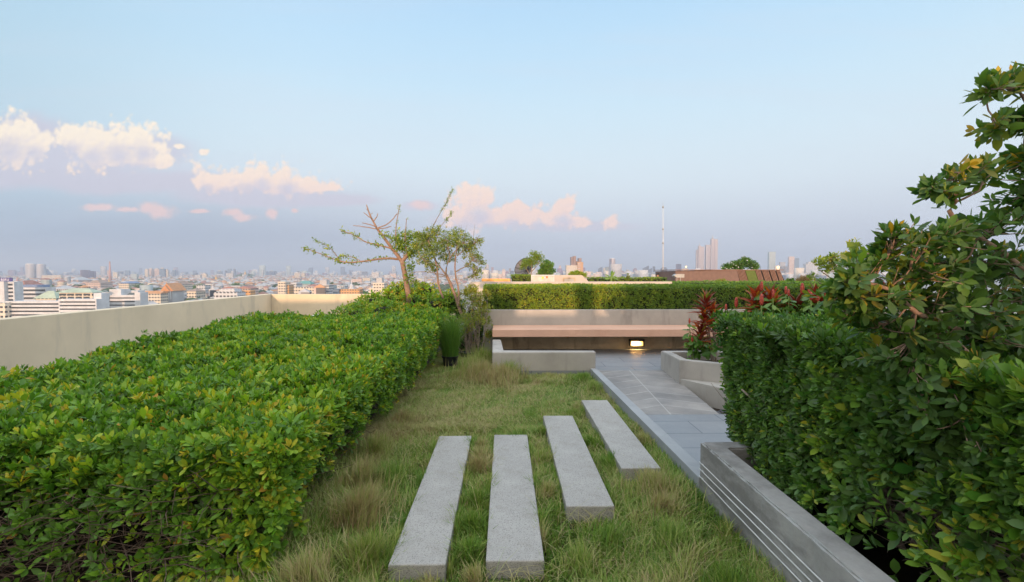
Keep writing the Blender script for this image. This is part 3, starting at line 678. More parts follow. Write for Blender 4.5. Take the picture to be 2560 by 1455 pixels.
# bare twiggy shrub right of the trunk
sh = thing('twiggy_shrub', 'sparse twiggy shrub with yellow-green leaves beside the concrete wall corner', 'shrub', (g1_.x + .2, g1_.y + .1, SOIL))
paths = []; tips = []
for i in range(26):
    b = Vector((g1_.x + random.uniform(-.03, .28), g1_.y + random.uniform(-.12, .22), SOIL)); an = random.uniform(-.28, .34)
    h_ = random.uniform(.55, 1.25); e = b + Vector((an * h_ * .8, random.uniform(-.15, .15), h_)); m_ = b.lerp(e, .5) + Vector((random.uniform(-.06, .06), random.uniform(-.05, .05), 0))
    pp = smoothpath([b, m_, e], 4); paths.append((pp, radii(len(pp), .011, .003)))
    for q in range(3):
        s = pp[random.randint(3, len(pp) - 1)]; e2 = s + Vector((random.uniform(-.16, .16), random.uniform(-.1, .1), random.uniform(.04, .2))); p2 = smoothpath([s, s.lerp(e2, .5) + Vector((0, 0, .02)), e2], 2)
        paths.append((p2, radii(len(p2), .004, .0015)));
        if e2.z > .25 and random.random() < .75: tips.append(e2)
    if e.z > .3: tips.append(e)
tubes('stem', paths, M['bark_grey'], sh, 5)
S = np.array([t_[:] for t_ in tips for _ in range(5)]) + rng.normal(0, .045, (len(tips) * 5, 3))
P, D, Nn, LL, WW, own = whorls(S, rng.normal(0, .5, S.shape) + np.array([0, 0, .8]), 6, .05, .35)
leaves('foliage', P, D, Nn, LL, WW, rng.uniform(.3, 1, len(P)), LM['olive'], sh, 1)
# curly dead stem
pts = [at(1159, 884, g1_.y - .05), at(1146, 868, g1_.y - .1), at(1150, 848, g1_.y - .1), at(1168, 835, g1_.y), at(1180, 842, g1_.y)]
pp = smoothpath(pts, 5); tubes('stem', [(pp, radii(len(pp), .011, .012))], M['bark_grey'], sh, 6)
pts = [at(1133, 792, g1_.y - .1), at(1148, 818, g1_.y - .1), at(1168, 850, g1_.y), at(1182, 880, g1_.y)]
pp = smoothpath(pts, 4); tubes('stem', [(pp, radii(len(pp), .005, .010))], M['bark_grey'], sh, 6)

# ------------------------------------------------------------------ the two trees
def ptree(t_, Y, lines, mat, jy=0.12):
    out = []
    for k, (pl, r0, r1) in enumerate(lines):
        off = random.uniform(-jy, jy); n = len(pl)
        pts = [at(p[0], p[1], Y + (off * i / max(n - 1, 1)) + (p[2] if len(p) > 2 else 0)) for i, p in enumerate(pl)]
        pp = smoothpath(pts, 4, 0.004); out.append((pp, radii(len(pp), r0, r1)))
    return out
def leafy(paths, per, L, ratio, mat, t_, t0=0.3, rmax=.02, crange=(.2, .9), det=1, k=4, off=0.02):
    S = []; A = []
    for pp in paths:
        n = len(pp); total = sum((pp[i + 1] - pp[i]).length for i in range(n - 1)); m = max(2, int(total * per))
        for j in range(m):
            u = t0 + (1 - t0) * random.random(); i = min(int(u * (n - 1)), n - 2); p = pp[i].lerp(pp[i + 1], random.random()); d = (pp[i + 1] - pp[i]).normalized()
            S.append((p + Vector([random.gauss(0, off) for _ in range(3)]))[:]); A.append((d * .5 + Vector([random.gauss(0, .8) for _ in range(3)]) + Vector((0, 0, .5)))[:])
    S = np.array(S); A = np.array(A); P, D, Nn, LL, WW, own = whorls(S, A, k, L, ratio)
    leaves('foliage', P, D, Nn, LL, WW, rng.uniform(crange[0], crange[1], len(P)), mat, t_, det)
TY = 10.0
tr1 = thing('pruned_tree', 'half-bare pruned tree with cut dead stubs and long leafy side branches pointing left', 'tree', at(1022, 760, TY) * 1.0)
main = [([(1024, 790), (1020, 735), (1013, 690), (1005, 652)], .062, .048), ([(1005, 655), (985, 627), (955, 588), (940, 566), (925, 537), (916, 512)], .042, .010), ([(1004, 655), (1018, 638), (1022, 632)], .045, .03)]
stubs = [([(941, 572), (905, 566), (883, 564)], .012, .007), ([(940, 567), (920, 560), (905, 557)], .012, .007), ([(933, 553), (942, 543), (944, 534)], .013, .008), ([(928, 545), (916, 537), (909, 531)], .012, .006),
         ([(942, 571), (972, 558), (993, 534)], .014, .009), ([(943, 572), (962, 570), (978, 566)], .012, .007), ([(917, 525), (921, 521)], .01, .006), ([(990, 622), (990, 570), (999, 512)], .013, .007), ([(1012, 602), (1014, 575), (1016, 546)], .012, .006), ([(925, 538), (932, 532)], .008, .005)]
side = [([(998, 648), (960, 646), (920, 652), (870, 656), (838, 650)], .028, .013), ([(840, 650), (815, 640), (790, 630), (756, 619)], .012, .004), ([(848, 648), (830, 625), (812, 612), (790, 602)], .008, .003), ([(980, 622), (945, 612), (915, 605), (885, 588), (852, 576)], .020, .007),
        ([(985, 610), (975, 595), (955, 585)], .008, .003), ([(1020, 635), (1040, 615), (1045, 590)], .012, .004), ([(900, 651), (870, 640), (845, 645)], .008, .003), ([(1010, 640), (1000, 600), (985, 585)], .008, .003), ([(1018, 640), (1015, 605), (1025, 580)], .010, .003), ([(1022, 640), (1035, 630), (1060, 615)], .010, .003)]
a = ptree(tr1, TY, main, M['bark']); tubes('trunk', a, M['bark'], tr1, 8)
b = ptree(tr1, TY, stubs, M['bark']); tubes('dead_stub', b, M['bark'], tr1, 6)
c = ptree(tr1, TY, side, M['bark'], .4); tubes('branch', c, M['bark'], tr1, 6)
leafy([p for p, r in c[:4]] + [c[6][0]], 42, .072, .42, LM['tree'], tr1, .15, k=3); leafy([p for p, r in c[4:6]] + [p for p, r in c[7:]], 75, .08, .40, LM['tree'], tr1, .1, off=.05)
leafy([p for p, r in b[7:9]], 14, .05, .4, LM['tree'], tr1, .1)
# dense leaf cluster at its fork
el = [(*at(px, py, TY + dy)[:], r / F * TY, r / F * TY, r / F * TY) for px, py, r, dy in [(1000, 612, 26, 0), (1025, 600, 28, .2), (1035, 632, 22, 0), (1028, 665, 18, -.2), (1022, 690, 14, -.2), (1035, 705, 14, 0)]]
mass('x', '', '', None, el, 215, 5, .085, .36, LM['tree'], 1, parent=tr1, shell=.1, up=.8)
TY2 = 9.2
tr2 = thing('leaning_tree', 'leaning slender multi-stemmed tree with a flat-topped leafy crown, in front of the terrace hedge', 'tree', at(1190, 885, TY2) * 1.0)
trunk = [([(1190, 890), (1172, 832), (1150, 775), (1130, 718), (1114, 684)], .034, .026), ([(1147, 765), (1146, 720), (1139, 690), (1138, 650), (1143, 618)], .020, .010), ([(1108, 746), (1096, 712), (1093, 672), (1083, 636), (1070, 600)], .022, .008)]
br = [([(1114, 686), (1122, 650), (1150, 615), (1172, 600)], .016, .005), ([(1115, 688), (1095, 660), (1080, 630), (1065, 590)], .018, .006), ([(1138, 680), (1165, 665), (1180, 650), (1192, 640)], .012, .004), ([(1093, 690), (1072, 660), (1050, 640), (1040, 610)], .010, .004),
      ([(1125, 645), (1118, 610), (1110, 585)], .010, .004), ([(1143, 640), (1165, 620), (1185, 610)], .010, .004), ([(1118, 690), (1085, 682), (1040, 680), (1020, 690)], .010, .003), ([(1150, 700), (1180, 690), (1195, 672)], .008, .003),
      ([(1072, 605), (1085, 560), (1108, 520), (1132, 473)], .008, .004), ([(1090, 590), (1105, 562), (1120, 545), (1131, 528)], .007, .004), ([(1112, 690), (1070, 695), (1030, 700)], .006, .002), ([(1140, 730), (1165, 740), (1150, 755)], .006, .003)]
a = ptree(tr2, TY2, trunk, M['bark']); tubes('trunk', a, M['bark'], tr2, 8)
c = ptree(tr2, TY2, br, M['bark'], .45)
blobs = [(1065, 590, 30, .1), (1090, 578, 26, -.2), (1055, 610, 26, 0), (1115, 600, 34, .2), (1150, 598, 30, -.2), (1180, 608, 24, .1), (1165, 625, 28, .2), (1085, 625, 34, -.2), (1060, 645, 26, .2), (1190, 640, 20, -.1), (1196, 676, 16, 0),
         (1120, 640, 26, .3), (1080, 665, 22, 0), (1175, 660, 18, .2), (1140, 580, 18, 0), (1045, 585, 14, 0), (1200, 600, 12, 0), (1185, 690, 16, .1), (1205, 655, 12, 0)]
el = []; fine = []
for px, py, r, dy in blobs:
    q = at(px, py, TY2 + dy); rr = r / F * TY2; el.append((q.x, q.y, q.z, rr, rr * 1.1, rr * .75))
    src = min((p for pp, _ in c + a for p in pp), key=lambda p: (p - q).length)
    for i in range(7):
        e = q + Vector([random.gauss(0, rr * .55) for _ in range(3)]); s0 = src + Vector([random.gauss(0, .01) for _ in range(3)]); pp = smoothpath([s0, s0.lerp(e, .5) + Vector((0, 0, random.uniform(-.04, .03))), e], 3); fine.append((pp, radii(len(pp), .0055, .0018)))
tubes('branch', c + fine, M['bark_grey'], tr2, 5)
mass('x', '', '', None, el, 1500, 5, .052, .42, LM['olive'], 1, parent=tr2, shell=.15, up=.7, crange=(.05, .85))
leafy([c[8][0][5:], c[9][0][4:]], 60, .05, .36, LM['tree'], tr2, .3, k=3, off=.01)
low = [(*at(px, py, TY2 + dy)[:], r / F * TY2, r / F * TY2, r / F * TY2 * .9) for px, py, r, dy in [(1213, 800, 16, .1), (1222, 835, 13, .1), (1198, 790, 14, .2)]] + [(*at(px, py, TY2 + dy)[:], r / F * TY2, r / F * TY2, r / F * TY2 * .8) for px, py, r, dy in [(1190, 745, 22, .1), (1205, 770, 20, .1), (1165, 730, 16, .2), (1180, 720, 16, 0), (1215, 735, 14, .2)]]
mass('yellow_shrub', 'yellow-green leafy shrub at the left end of the terrace hedge, behind the leaning trunk', 'shrub', (low[0][0], low[0][1], SOIL), low, 560, 6, .055, .36, LM['olive'], 1, shell=.2, crange=(.3, 1))

dk = [(*at(px, py, 9.9)[:], .17, .2, .26) for px, py in [(1120, 770), (1150, 780), (1180, 790), (1135, 815), (1165, 835), (1195, 840), (1115, 850), (1150, 870), (1185, 870), (1205, 810)]]
mass('dark_shrub', 'dark green shrub mass behind the potted grass and leaning trunk', 'shrub', (dk[0][0], 9.9, SOIL), dk, 900, 6, .07, .3, LM['small'], 1, core=.6, crange=(.1, .6))

# ------------------------------------------------------------------ terrace hedge behind the bench
def clipped(name, label, x0, x1, y0, y1, z0, z1, nper, L, mat, k=5, group=None, cr_=(.1, .8), faces='ft', core=True, rag=.02, cfun=None, det=1):
    t_ = thing(name, label, 'hedge', ((x0 + x1) / 2, (y0 + y1) / 2, z0), group)
    if core: bumpy_box('shade_core', x0 + .05, x1 - .05, y0 + .05, y1 - .05, z0, z1 - .05, M['core'], t_, .02, .4)
    Ss, As = [], []
    def add(n_, x, y, z, a): Ss.append(np.stack([x, y, z], 1)); As.append(np.asarray(a)[None] + rng.normal(0, .5, (n_, 3)))
    if 'f' in faces:
        n_ = int((x1 - x0) * (z1 - z0) * nper); add(n_, rng.uniform(x0, x1, n_), y0 + rng.exponential(.02, n_) - .01, rng.uniform(z0, z1, n_), (0, -1, .5))
    if 't' in faces:
        n_ = int((x1 - x0) * (y1 - y0) * nper * .8); add(n_, rng.uniform(x0, x1, n_), rng.uniform(y0, y1, n_), z1 - rng.exponential(.02, n_) + .01, (0, 0, 1))
    if 'l' in faces:
        n_ = int((y1 - y0) * (z1 - z0) * nper); add(n_, x0 + rng.exponential(.02, n_), rng.uniform(y0, y1, n_), rng.uniform(z0, z1, n_), (-1, 0, .4))
    S = np.concatenate(Ss); A = np.concatenate(As); S += rag * noise3(S, 3, 3, 11)[:, None] * norm(A)
    P, D, Nn, LL, WW, own = whorls(S, A, k, L, .45); c = rng.uniform(cr_[0], cr_[1], len(S))
    if cfun is not None: c = c + cfun(S)
    leaves('foliage', P, D, Nn, LL, WW, np.clip(c[own] + rng.normal(0, .08, len(own)), 0, 1), mat, t_, det)
    return t_
def sun_patch_tint(S):  # yellows the leaves along two stretches to paint in low sun glow
    return .22 * (((S[:, 0] > -.1) & (S[:, 0] < 1.5)) | ((S[:, 0] > 1.75) & (S[:, 0] < 2.5))) + .15 * noise3(S, 1.3, 2, 12) - .1
clipped('terrace_hedge', 'long low clipped hedge growing on top of the wall behind the bench', -.42, 7.5, 9.64, 10.7, .70, 1.215, 1500, .042, LM['box'], cfun=sun_patch_tint, faces='ftl', cr_=(.1, .75))
# ------------------------------------------------------------------ lawn
def lawn(n, xr, yr, hfun, wd):
    x = rng.uniform(*xr, n); y = yr[0] + (yr[1] - yr[0]) * rng.uniform(0, 1, n) ** 1.35
    x1 = np.where(y < 3.38, 1.385, 1.385 - (y - 3.38) * .0217)
    keep = (x < x1 - .004) & ((y < 7.30) | (x < -.24))
    for (sx0, sx1, sy) in ((-0.60, -0.305, 2.43), (-0.10, 0.205, 2.45), (0.392, 0.70, 3.02), (0.885, 1.185, 3.60)):
        keep &= ~((x > sx0 + .0) & (x < sx1 - .0) & (y > sy) & (y < sy + 1.96))
    x, y = x[keep], y[keep]; B = np.stack([x, y, np.full(len(x), SOIL)], 1)
    c1 = noise3(B, 1.6, 3, 1); c2 = noise3(B, 6.5, 2, 2)
    H, dry, lean = hfun(x, y, c1, c2)
    return B, H, dry, lean, wd
SL = ((-0.60, -0.305, 2.43), (-0.10, 0.205, 2.45), (0.392, 0.70, 3.02), (0.885, 1.185, 3.60))
def gh(x, y, c1, c2):
    n = len(x); near = np.clip((4.9 - y) / 1.5, 0, 1)
    hedge_d = np.clip((x + 1.35 - .0) / .55, 0, 1)           # 0 beside the hedge
    kerb_d = np.clip((1.33 - x) / .12, 0, 1)
    tall = .065 + .050 * near + .06 * (1 - hedge_d) * (y < 5.5) + .02 * (1 - kerb_d) + .035 * np.clip(c2, 0, 1) * near
    base_w = (y > 6.75) * .04; tall = tall + base_w
    fr = np.ones(n)
    for (a0, a1, ys) in SL: fr = np.where((x > a0 - .02) & (x < a1 + .02) & (y > ys - .16) & (y < ys + .01), .5, fr)
    H = fr * tall * rng.uniform(.45, 1.15, n) * (0.85 + .35 * c1)
    dry = .37 + .08 * (c1 > .3) + .20 * c1 + .16 * c2 + rng.normal(0, .13, n) + .14 * np.clip((y - 4.4) / 1.2, 0, 1) + .20 * (1 - hedge_d)
    dry += np.where(rng.uniform(0, 1, n) < .14, .45, 0)
    lean = rng.uniform(.1, 1.1, n) + .45 * (y > 4.8)
    return H, dry, lean
Bs, Hs, ds, ls, zs = [], [], [], [], []
for n_, xr, yr in ((105000, (-1.75, 1.4), (1.8, 4.9)), (75000, (-1.4, 1.35), (4.7, 7.3)), (20000, (-1.3, -.24), (7.2, 9.6))):
    B, H, dry, lean, wd_ = lawn(n_, xr, yr, gh, .0042); Bs.append(B); Hs.append(H); ds.append(dry); ls.append(lean); zs.append(rng.uniform(0, 2 * PI, len(B)) * .5 + 3 * noise3(B, .8, 2, 15) + rng.normal(0, .8, len(B)))
n = 17000; which = rng.integers(0, 4, n); e_ = rng.integers(0, 4, n); u = rng.uniform(0, 1, n); o_ = rng.uniform(.002, .022, n)
sx0_ = np.array([s[0] for s in SL])[which]; sx1_ = np.array([s[1] for s in SL])[which]; sy_ = np.array([s[2] for s in SL])[which]
e_ = np.where(rng.uniform(0, 1, n) < .72, rng.integers(0, 2, n), rng.integers(2, 4, n))
x = np.select([e_ == 0, e_ == 1, e_ == 2, e_ == 3], [sx0_ - o_, sx1_ + o_, sx0_ + u * .3, sx0_ + u * .3]); y = np.select([e_ == 0, e_ == 1, e_ == 2, e_ == 3], [sy_ + u * 1.96, sy_ + u * 1.96, sy_ - o_, sy_ + 1.96 + o_])
B = np.stack([x, y, np.full(n, SOIL)], 1); k_ = noise3(B, 3.2, 2, 18); ok = (k_ > .12) & (e_ != 2); B = B[ok]; k_ = k_[ok]; n = len(B)
Bs.append(B); Hs.append((.085 + .06 * np.clip(k_, 0, 1)) * rng.uniform(.6, 1.25, n)); ds.append(.36 + .3 * noise3(B, 4, 2, 19) + rng.normal(0, .14, n)); ls.append(rng.uniform(.05, .8, n)); zs.append(rng.uniform(0, 6.28, n))
# dry tufts: (x, y, radius, height, blades, dryness)
tufts = [(-.225, 3.75, .075, .16, 900, .85), (-.2, 3.95, .07, .15, 700, .75), (-.22, 4.25, .06, .12, 400, .8), (1.06, 3.36, .13, .17, 2000, .72), (1.02, 3.1, .10, .15, 900, .8), (1.2, 3.42, .08, .14, 500, .5), (1.27, 4.35, .07, .13, 600, .7),
         (-.92, 3.0, .14, .24, 1900, .8), (-1.05, 3.5, .14, .2, 1300, .75), (-1.12, 4.1, .12, .2, 1000, .65), (-.85, 3.55, .12, .18, 1000, .3), (-1.08, 5.0, .14, .16, 1000, .8), (-.75, 2.55, .13, .2, 1300, .55), (-.98, 2.35, .12, .2, 1200, .75), (-.68, 2.2, .1, .16, 700, .6),
         (-.03, 6.95, .25, .26, 1500, .85), (-.35, 7.15, .30, .28, 1700, .82), (-.2, 6.8, .2, .22, 900, .9), (.05, 7.12, .15, .3, 500, .4), (-.5, 7.6, .25, .3, 900, .6), (-.4, 8.2, .25, .35, 900, .5), (-.72, 7.2, .2, .14, 900, .6), (1.12, 6.9, .16, .15, 1400, .28), (1.2, 6.4, .11, .14, 900, .4), (.65, 7.15, .2, .1, 800, .7),
         (.29, 3.3, .06, .15, 500, .75), (.30, 3.9, .07, .14, 600, .55), (-.2, 2.9, .08, .14, 900, .3), (-.19, 3.2, .07, .15, 800, .35), (-.2, 2.6, .07, .15, 700, .3), (.78, 4.3, .07, .13, 700, .3), (.82, 3.8, .08, .13, 800, .3), (.6, 2.7, .12, .15, 900, .3), (.95, 2.7, .14, .15, 900, .35),
         (-.38, 2.36, .05, .09, 300, .8), (-.15, 2.38, .05, .13, 400, .75), (.4, 2.5, .1, .14, 700, .45), (1.1, 2.3, .14, .16, 900, .3), (.3, 5.2, .12, .07, 500, .3), (.75, 5.2, .1, .12, 700, .4), (.35, 4.6, .06, .12, 500, .35), (1.08, 5.65, .08, .12, 600, .5), (.84, 5.5, .05, .1, 300, .7)]
for (tx, ty, tr, th, tn, td) in tufts:
    a_ = rng.uniform(0, 2 * PI, tn); r_ = tr * np.abs(rng.normal(0, .62, tn)); r_ *= 1 + .45 * np.sin(a_ * 3 + tx * 9) ; x = tx + r_ * np.cos(a_); y = ty + 1.15 * r_ * np.sin(a_)
    ok = (x < 1.372) & ((y < 7.29) | (x < -.25))
    for (sx0, sx1, sy) in SL: ok &= ~((x > sx0) & (x < sx1) & (y > sy) & (y < sy + 1.96))
    x, y = x[ok], y[ok]; m_ = len(x)
    Bs.append(np.stack([x, y, np.full(m_, SOIL)], 1)); Hs.append(th * rng.uniform(.35, 1.2, m_)); ds.append(td + .04 + rng.normal(0, .16, m_)); ls.append(rng.uniform(.03, .75, m_)); zs.append(rng.uniform(0, 6.28) + rng.normal(0, 1.3, m_))
o = blades('lawn_grass', np.concatenate(Bs), np.concatenate(Hs), np.concatenate(ls), np.concatenate(ds), .0062, LM['grass'], az=np.concatenate(zs))
tag(o, kind='stuff')
# long stray blades arching over
n = 900; x = rng.uniform(-1.3, 1.34, n); y = rng.uniform(2.2, 6.9, n)
ok = np.ones(n, bool)
for (sx0, sx1, sy) in SL: ok &= ~((x > sx0 - .02) & (x < sx1 + .02) & (y > sy - .04) & (y < sy + 2))
x, y = x[ok], y[ok]; B = np.stack([x, y, np.full(len(x), SOIL)], 1)
o = blades('long_grass', B, rng.uniform(.14, .26, len(x)), rng.uniform(.5, 1.5, len(x)), rng.uniform(.25, .95, len(x)), .0032, LM['grass']); tag(o, kind='stuff')
# flattened straw lying in the turf
n = 9000; x = rng.uniform(-1.3, 1.34, n); y = rng.uniform(2.1, 7.2, n)
ok = np.ones(n, bool)
for (sx0, sx1, sy) in SL: ok &= ~((x > sx0 - .01) & (x < sx1 + .01) & (y > sy - .02) & (y < sy + 1.98))
B = np.stack([x, y, np.full(n, SOIL + .035)], 1); ok &= noise3(B, 1.4, 2, 17) + .5 * (x < -.6) + .3 * (y > 4.6) > -.1
B = B[ok]; n = len(B); o = blades('dry_straw', B, rng.uniform(.05, .11, n), rng.uniform(1.2, 2.2, n), rng.uniform(.68, .98, n), .0035, LM['grass']); tag(o, kind='stuff')
# gravel
n = 1500; V = []; Fi = []
ico = bmesh.new(); bmesh.ops.create_icosphere(ico, subdivisions=1, radius=1); iv = np.array([v.co[:] for v in ico.verts]); ifc = np.array([[v.index for v in f.verts] for f in ico.faces]); ico.free()
for i in range(n):
    s_ = np.array([random.uniform(.012, .028), random.uniform(.01, .02), random.uniform(.007, .012)]); an = random.uniform(0, PI)
    R_ = np.array([[math.cos(an), -math.sin(an), 0], [math.sin(an), math.cos(an), 0], [0, 0, 1]])
    V.append((iv * s_ * rng.uniform(.8, 1.2, iv.shape)) @ R_.T + np.array([random.uniform(2.49, 3.4), random.uniform(4.9, 5.95), -.24 + random.uniform(0, .02)])); Fi.append(ifc + i * len(iv))
M['pebble'] = plain('dark_pebble', (0.10, 0.105, 0.12), 0.5, var=.6, sc_=14)
o = mesh_np('gravel', np.concatenate(V), np.concatenate(Fi).ravel(), np.full(n * len(ifc), 3), M['pebble'], None, smooth=False); tag(o, kind='stuff')

# ------------------------------------------------------------------ right hedge growing out of the near planter
rh = thing('planter_hedge', 'dense dark green small-leaved hedge growing out of the near right concrete planter', 'hedge', (2.2, 2.2, .17))
HX, HY1, HZ = 1.60, 3.70, 1.17
bumpy_box('shade_core', HX + .38, 3.9, .9, HY1 - .25, .10, HZ - .12, M['core'], rh, .07)
def hside(z): return HX + .035 - .075 * np.clip((.75 - z) / .5, 0, 1) ** 1.2 - .06 * np.clip((.9 - np.abs(z - .75)) / .9, 0, 1)
n = 7200
y = .95 + (HY1 - .95) * rng.uniform(0, 1, n) ** .8; z = .24 + (HZ - .24) * rng.uniform(0, 1, n) ** .85
x = hside(z) + rng.exponential(.05, n); Pq = np.stack([x, y, z], 1); x += .07 * noise3(Pq, 1.7, 3, 1); x += .15 * np.clip((HZ - z) / .9, 0, 1) * np.clip((y - 2.7) / .7, 0, 1); x += .10 * np.clip((y - 3.35) / .35, 0, 1) ** 2
bare = np.clip((.86 - z) / .25, 0, 1) * np.clip((2.65 - y) / .55, 0, 1)
keep = (rng.uniform(0, 1, n) > .93 * bare - .25 * (noise3(Pq, 2.2, 2, 3) > .1)) & (noise3(Pq, 3.5, 2, 14) > -.62)
Sa = np.stack([x, y, z], 1)[keep]; Aa = np.stack([np.full(n, -1.0), rng.normal(-.2, .5, n), rng.normal(.45, .55, n)], 1)[keep]
n = 5200; x = rng.uniform(HX - .02, 4.0, n); y = rng.uniform(1.0, HY1, n) ; Pq = np.stack([x, y, 0 * x], 1); z = HZ - rng.exponential(.03, n) + .03 * noise3(Pq, 1.5, 3, 5)
Sb = np.stack([x, y, z], 1); Ab = np.stack([rng.normal(0, .45, n), rng.normal(-.1, .45, n), np.ones(n)], 1)
n = 3200; x = rng.uniform(HX, 4.0, n); z = rng.uniform(.2, HZ, n); y = HY1 - rng.exponential(.04, n) + .04 * noise3(np.stack([x, z, 0 * x], 1), 2, 2, 6)
x = x + .15 * np.clip((HZ - z) / .9, 0, 1) * np.clip(1.9 - x, 0, .3) / .3; Sc_ = np.stack([x, y, z], 1); Ac = np.stack([rng.normal(0, .5, n), np.ones(n), rng.normal(.4, .5, n)], 1)
S_ = np.concatenate([Sa, Sb, Sc_]); A_ = np.concatenate([Aa, Ab, Ac])
cc = rng.beta(2, 3, len(S_)) * .75 + .10 * noise3(S_, 1.6, 2, 7); pale = (rng.uniform(0, 1, len(S_)) < .09) | (noise3(S_, 3.1, 2, 8) + rng.normal(0, .15, len(S_)) > .55); cc = np.where(pale, rng.uniform(.72, .93, len(S_)), cc)
dist = np.linalg.norm(S_ - np.array([0, 0, 1.5]), axis=1)
for sel, det, kk in ((dist < 3.2, 2, 7), (dist >= 3.2, 1, 7)):
    Lv = (.052 + .024 * np.clip((3.2 - S_[sel][:, 1]) / 1.5, 0, 1)) * rng.uniform(.75, 1.25, sel.sum())
    P, D, Nn, LL, WW, own = whorls(S_[sel], A_[sel], kk, Lv, .38, spread=(.25, 1.05))
    leaves('foliage', P, D, Nn, LL, WW, np.clip(cc[sel][own] + .26 * (.42 - np.repeat(np.linspace(0, 1, kk), sel.sum())) + rng.normal(0, .08, len(own)), 0, .98), LM['small'], rh, det)
# branches visible under the hedge near the wall
nb = 1100
y = rng.uniform(.9, 3.1, nb); A = np.stack([rng.uniform(1.85, 2.5, nb), y + rng.uniform(-.3, .4, nb), rng.uniform(.17, .5, nb)], 1)
B = np.stack([rng.uniform(1.60, 1.9, nb), y + rng.normal(.2, .25, nb), rng.uniform(.3, .75, nb)], 1)
twigs('twigs', A, B, rng.uniform(.0015, .0050, nb), M['bark_grey'], rh, bend=.06)
thick = []
for i in range(24):
    yy = random.uniform(.9, 3.0); a0 = Vector((random.uniform(1.9, 2.2), yy, .16)); a1 = a0 + Vector((random.uniform(-.15, .05), random.uniform(-.1, .3), .25)); a2 = a1 + Vector((random.uniform(-.22, .0), random.uniform(-.1, .4), .3)); pp = smoothpath([a0, a1, a2], 4, .008); thick.append((pp, radii(len(pp), .016, .006)))
tubes('branch', thick, M['bark_grey'], rh, 6)

# ------------------------------------------------------------------ fig tree leaning in from the right
ft = thing('fig_tree', 'large-leaved tree overhanging the right edge, branches reaching up against the sky', 'tree', (3.0, 2.1, .17))
BL0 = [  # px, py, Y, radius px, weight
    (2440, 215, 1.9, 38, 1), (2500, 195, 1.95, 44, 1), (2560, 190, 2.0, 50, 1), (2475, 315, 1.85, 30, .8), (2520, 285, 1.95, 36, 1), (2570, 300, 1.95, 45, 1),
    (2400, 420, 1.9, 38, .9), (2365, 435, 1.85, 30, .5), (2310, 470, 1.85, 36, .9), (2350, 480, 1.9, 26, .5), (2440, 430, 1.95, 24, .4), (2540, 400, 1.95, 48, 1), (2570, 440, 2.0, 60, 1), (2520, 500, 2.0, 36, .7), (2560, 520, 2.0, 60, 1),
    (2450, 560, 2.0, 60, 1), (2380, 560, 1.95, 42, 1), (2330, 590, 1.9, 50, 1), (2270, 585, 1.9, 45, 1), (2225, 570, 1.85, 34, .8), (2200, 620, 1.9, 40, 1), (2270, 650, 1.95, 55, 1), (2340, 660, 2.0, 60, 1), (2420, 640, 2.05, 60, 1), (2500, 640, 2.1, 60, .7), (2570, 660, 2.1, 60, .8),
    (2150, 665, 1.9, 34, .8), (2105, 690, 1.9, 30, .8), (2090, 725, 1.95, 30, .8), (2140, 730, 1.95, 40, 1), (2210, 720, 1.95, 50, 1), (2290, 740, 2.0, 60, 1), (2380, 750, 2.0, 70, 1), (2470, 740, 2.05, 70, 1), (2560, 760, 2.1, 70, 1), (2100, 775, 2.0, 30, .6), (2170, 800, 2.0, 44, .8),
    (2250, 820, 1.95, 50, .8), (2330, 840, 1.9, 50, .6), (2480, 830, 1.85, 50, .7), (2560, 850, 1.9, 60, .9), (2200, 880, 1.85, 40, .5), (2270, 920, 1.8, 45, .6), (2360, 960, 1.75, 50, .7), (2450, 930, 1.7, 55, .8), (2540, 950, 1.7, 60, .9), (2300, 1010, 1.75, 40, .5), (2400, 1060, 1.65, 50, .3), (2500, 1060, 1.6, 60, .4), (2560, 1130, 1.6, 60, .35)]
BL = [((px + 24 if py < 620 else px + 12), py + (2 if py < 350 else -4 if py < 540 else 10), Y, r * (.82 if py < 620 else 1), wt) for px, py, Y, r, wt in BL0]
tk = [Vector((3.15, 2.25, .15)), Vector((2.80, 2.2, .7)), Vector((2.55, 2.1, 1.15)), Vector((2.45, 2.05, 1.6)), Vector((2.55, 2.05, 2.2))]
tp = smoothpath(tk, 6, .01)
tk2 = smoothpath([Vector((2.62, 2.12, 1.05)), at(2340, 800, 1.95), at(2220, 720, 1.93), at(2120, 700, 1.9)], 5, .008)
tk3 = smoothpath([Vector((2.50, 2.07, 1.35)), at(2400, 560, 1.95), at(2390, 500, 1.92), at(2330, 460, 1.88)], 5, .008)
tk4 = smoothpath([tp[-4], at(2580, 420, 2.0), at(2560, 240, 1.98), at(2460, 225, 1.92)], 5, .006)
limb = [(tp, radii(len(tp), .040, .020)), (tk2, radii(len(tk2), .014, .005)), (tk3, radii(len(tk3), .012, .004)), (tk4, radii(len(tk4), .010, .003))]
tubes('trunk', limb, M['bark'], ft, 8)
allp = [p for pp, _ in limb for p in pp]; br = []; S = []; A = []
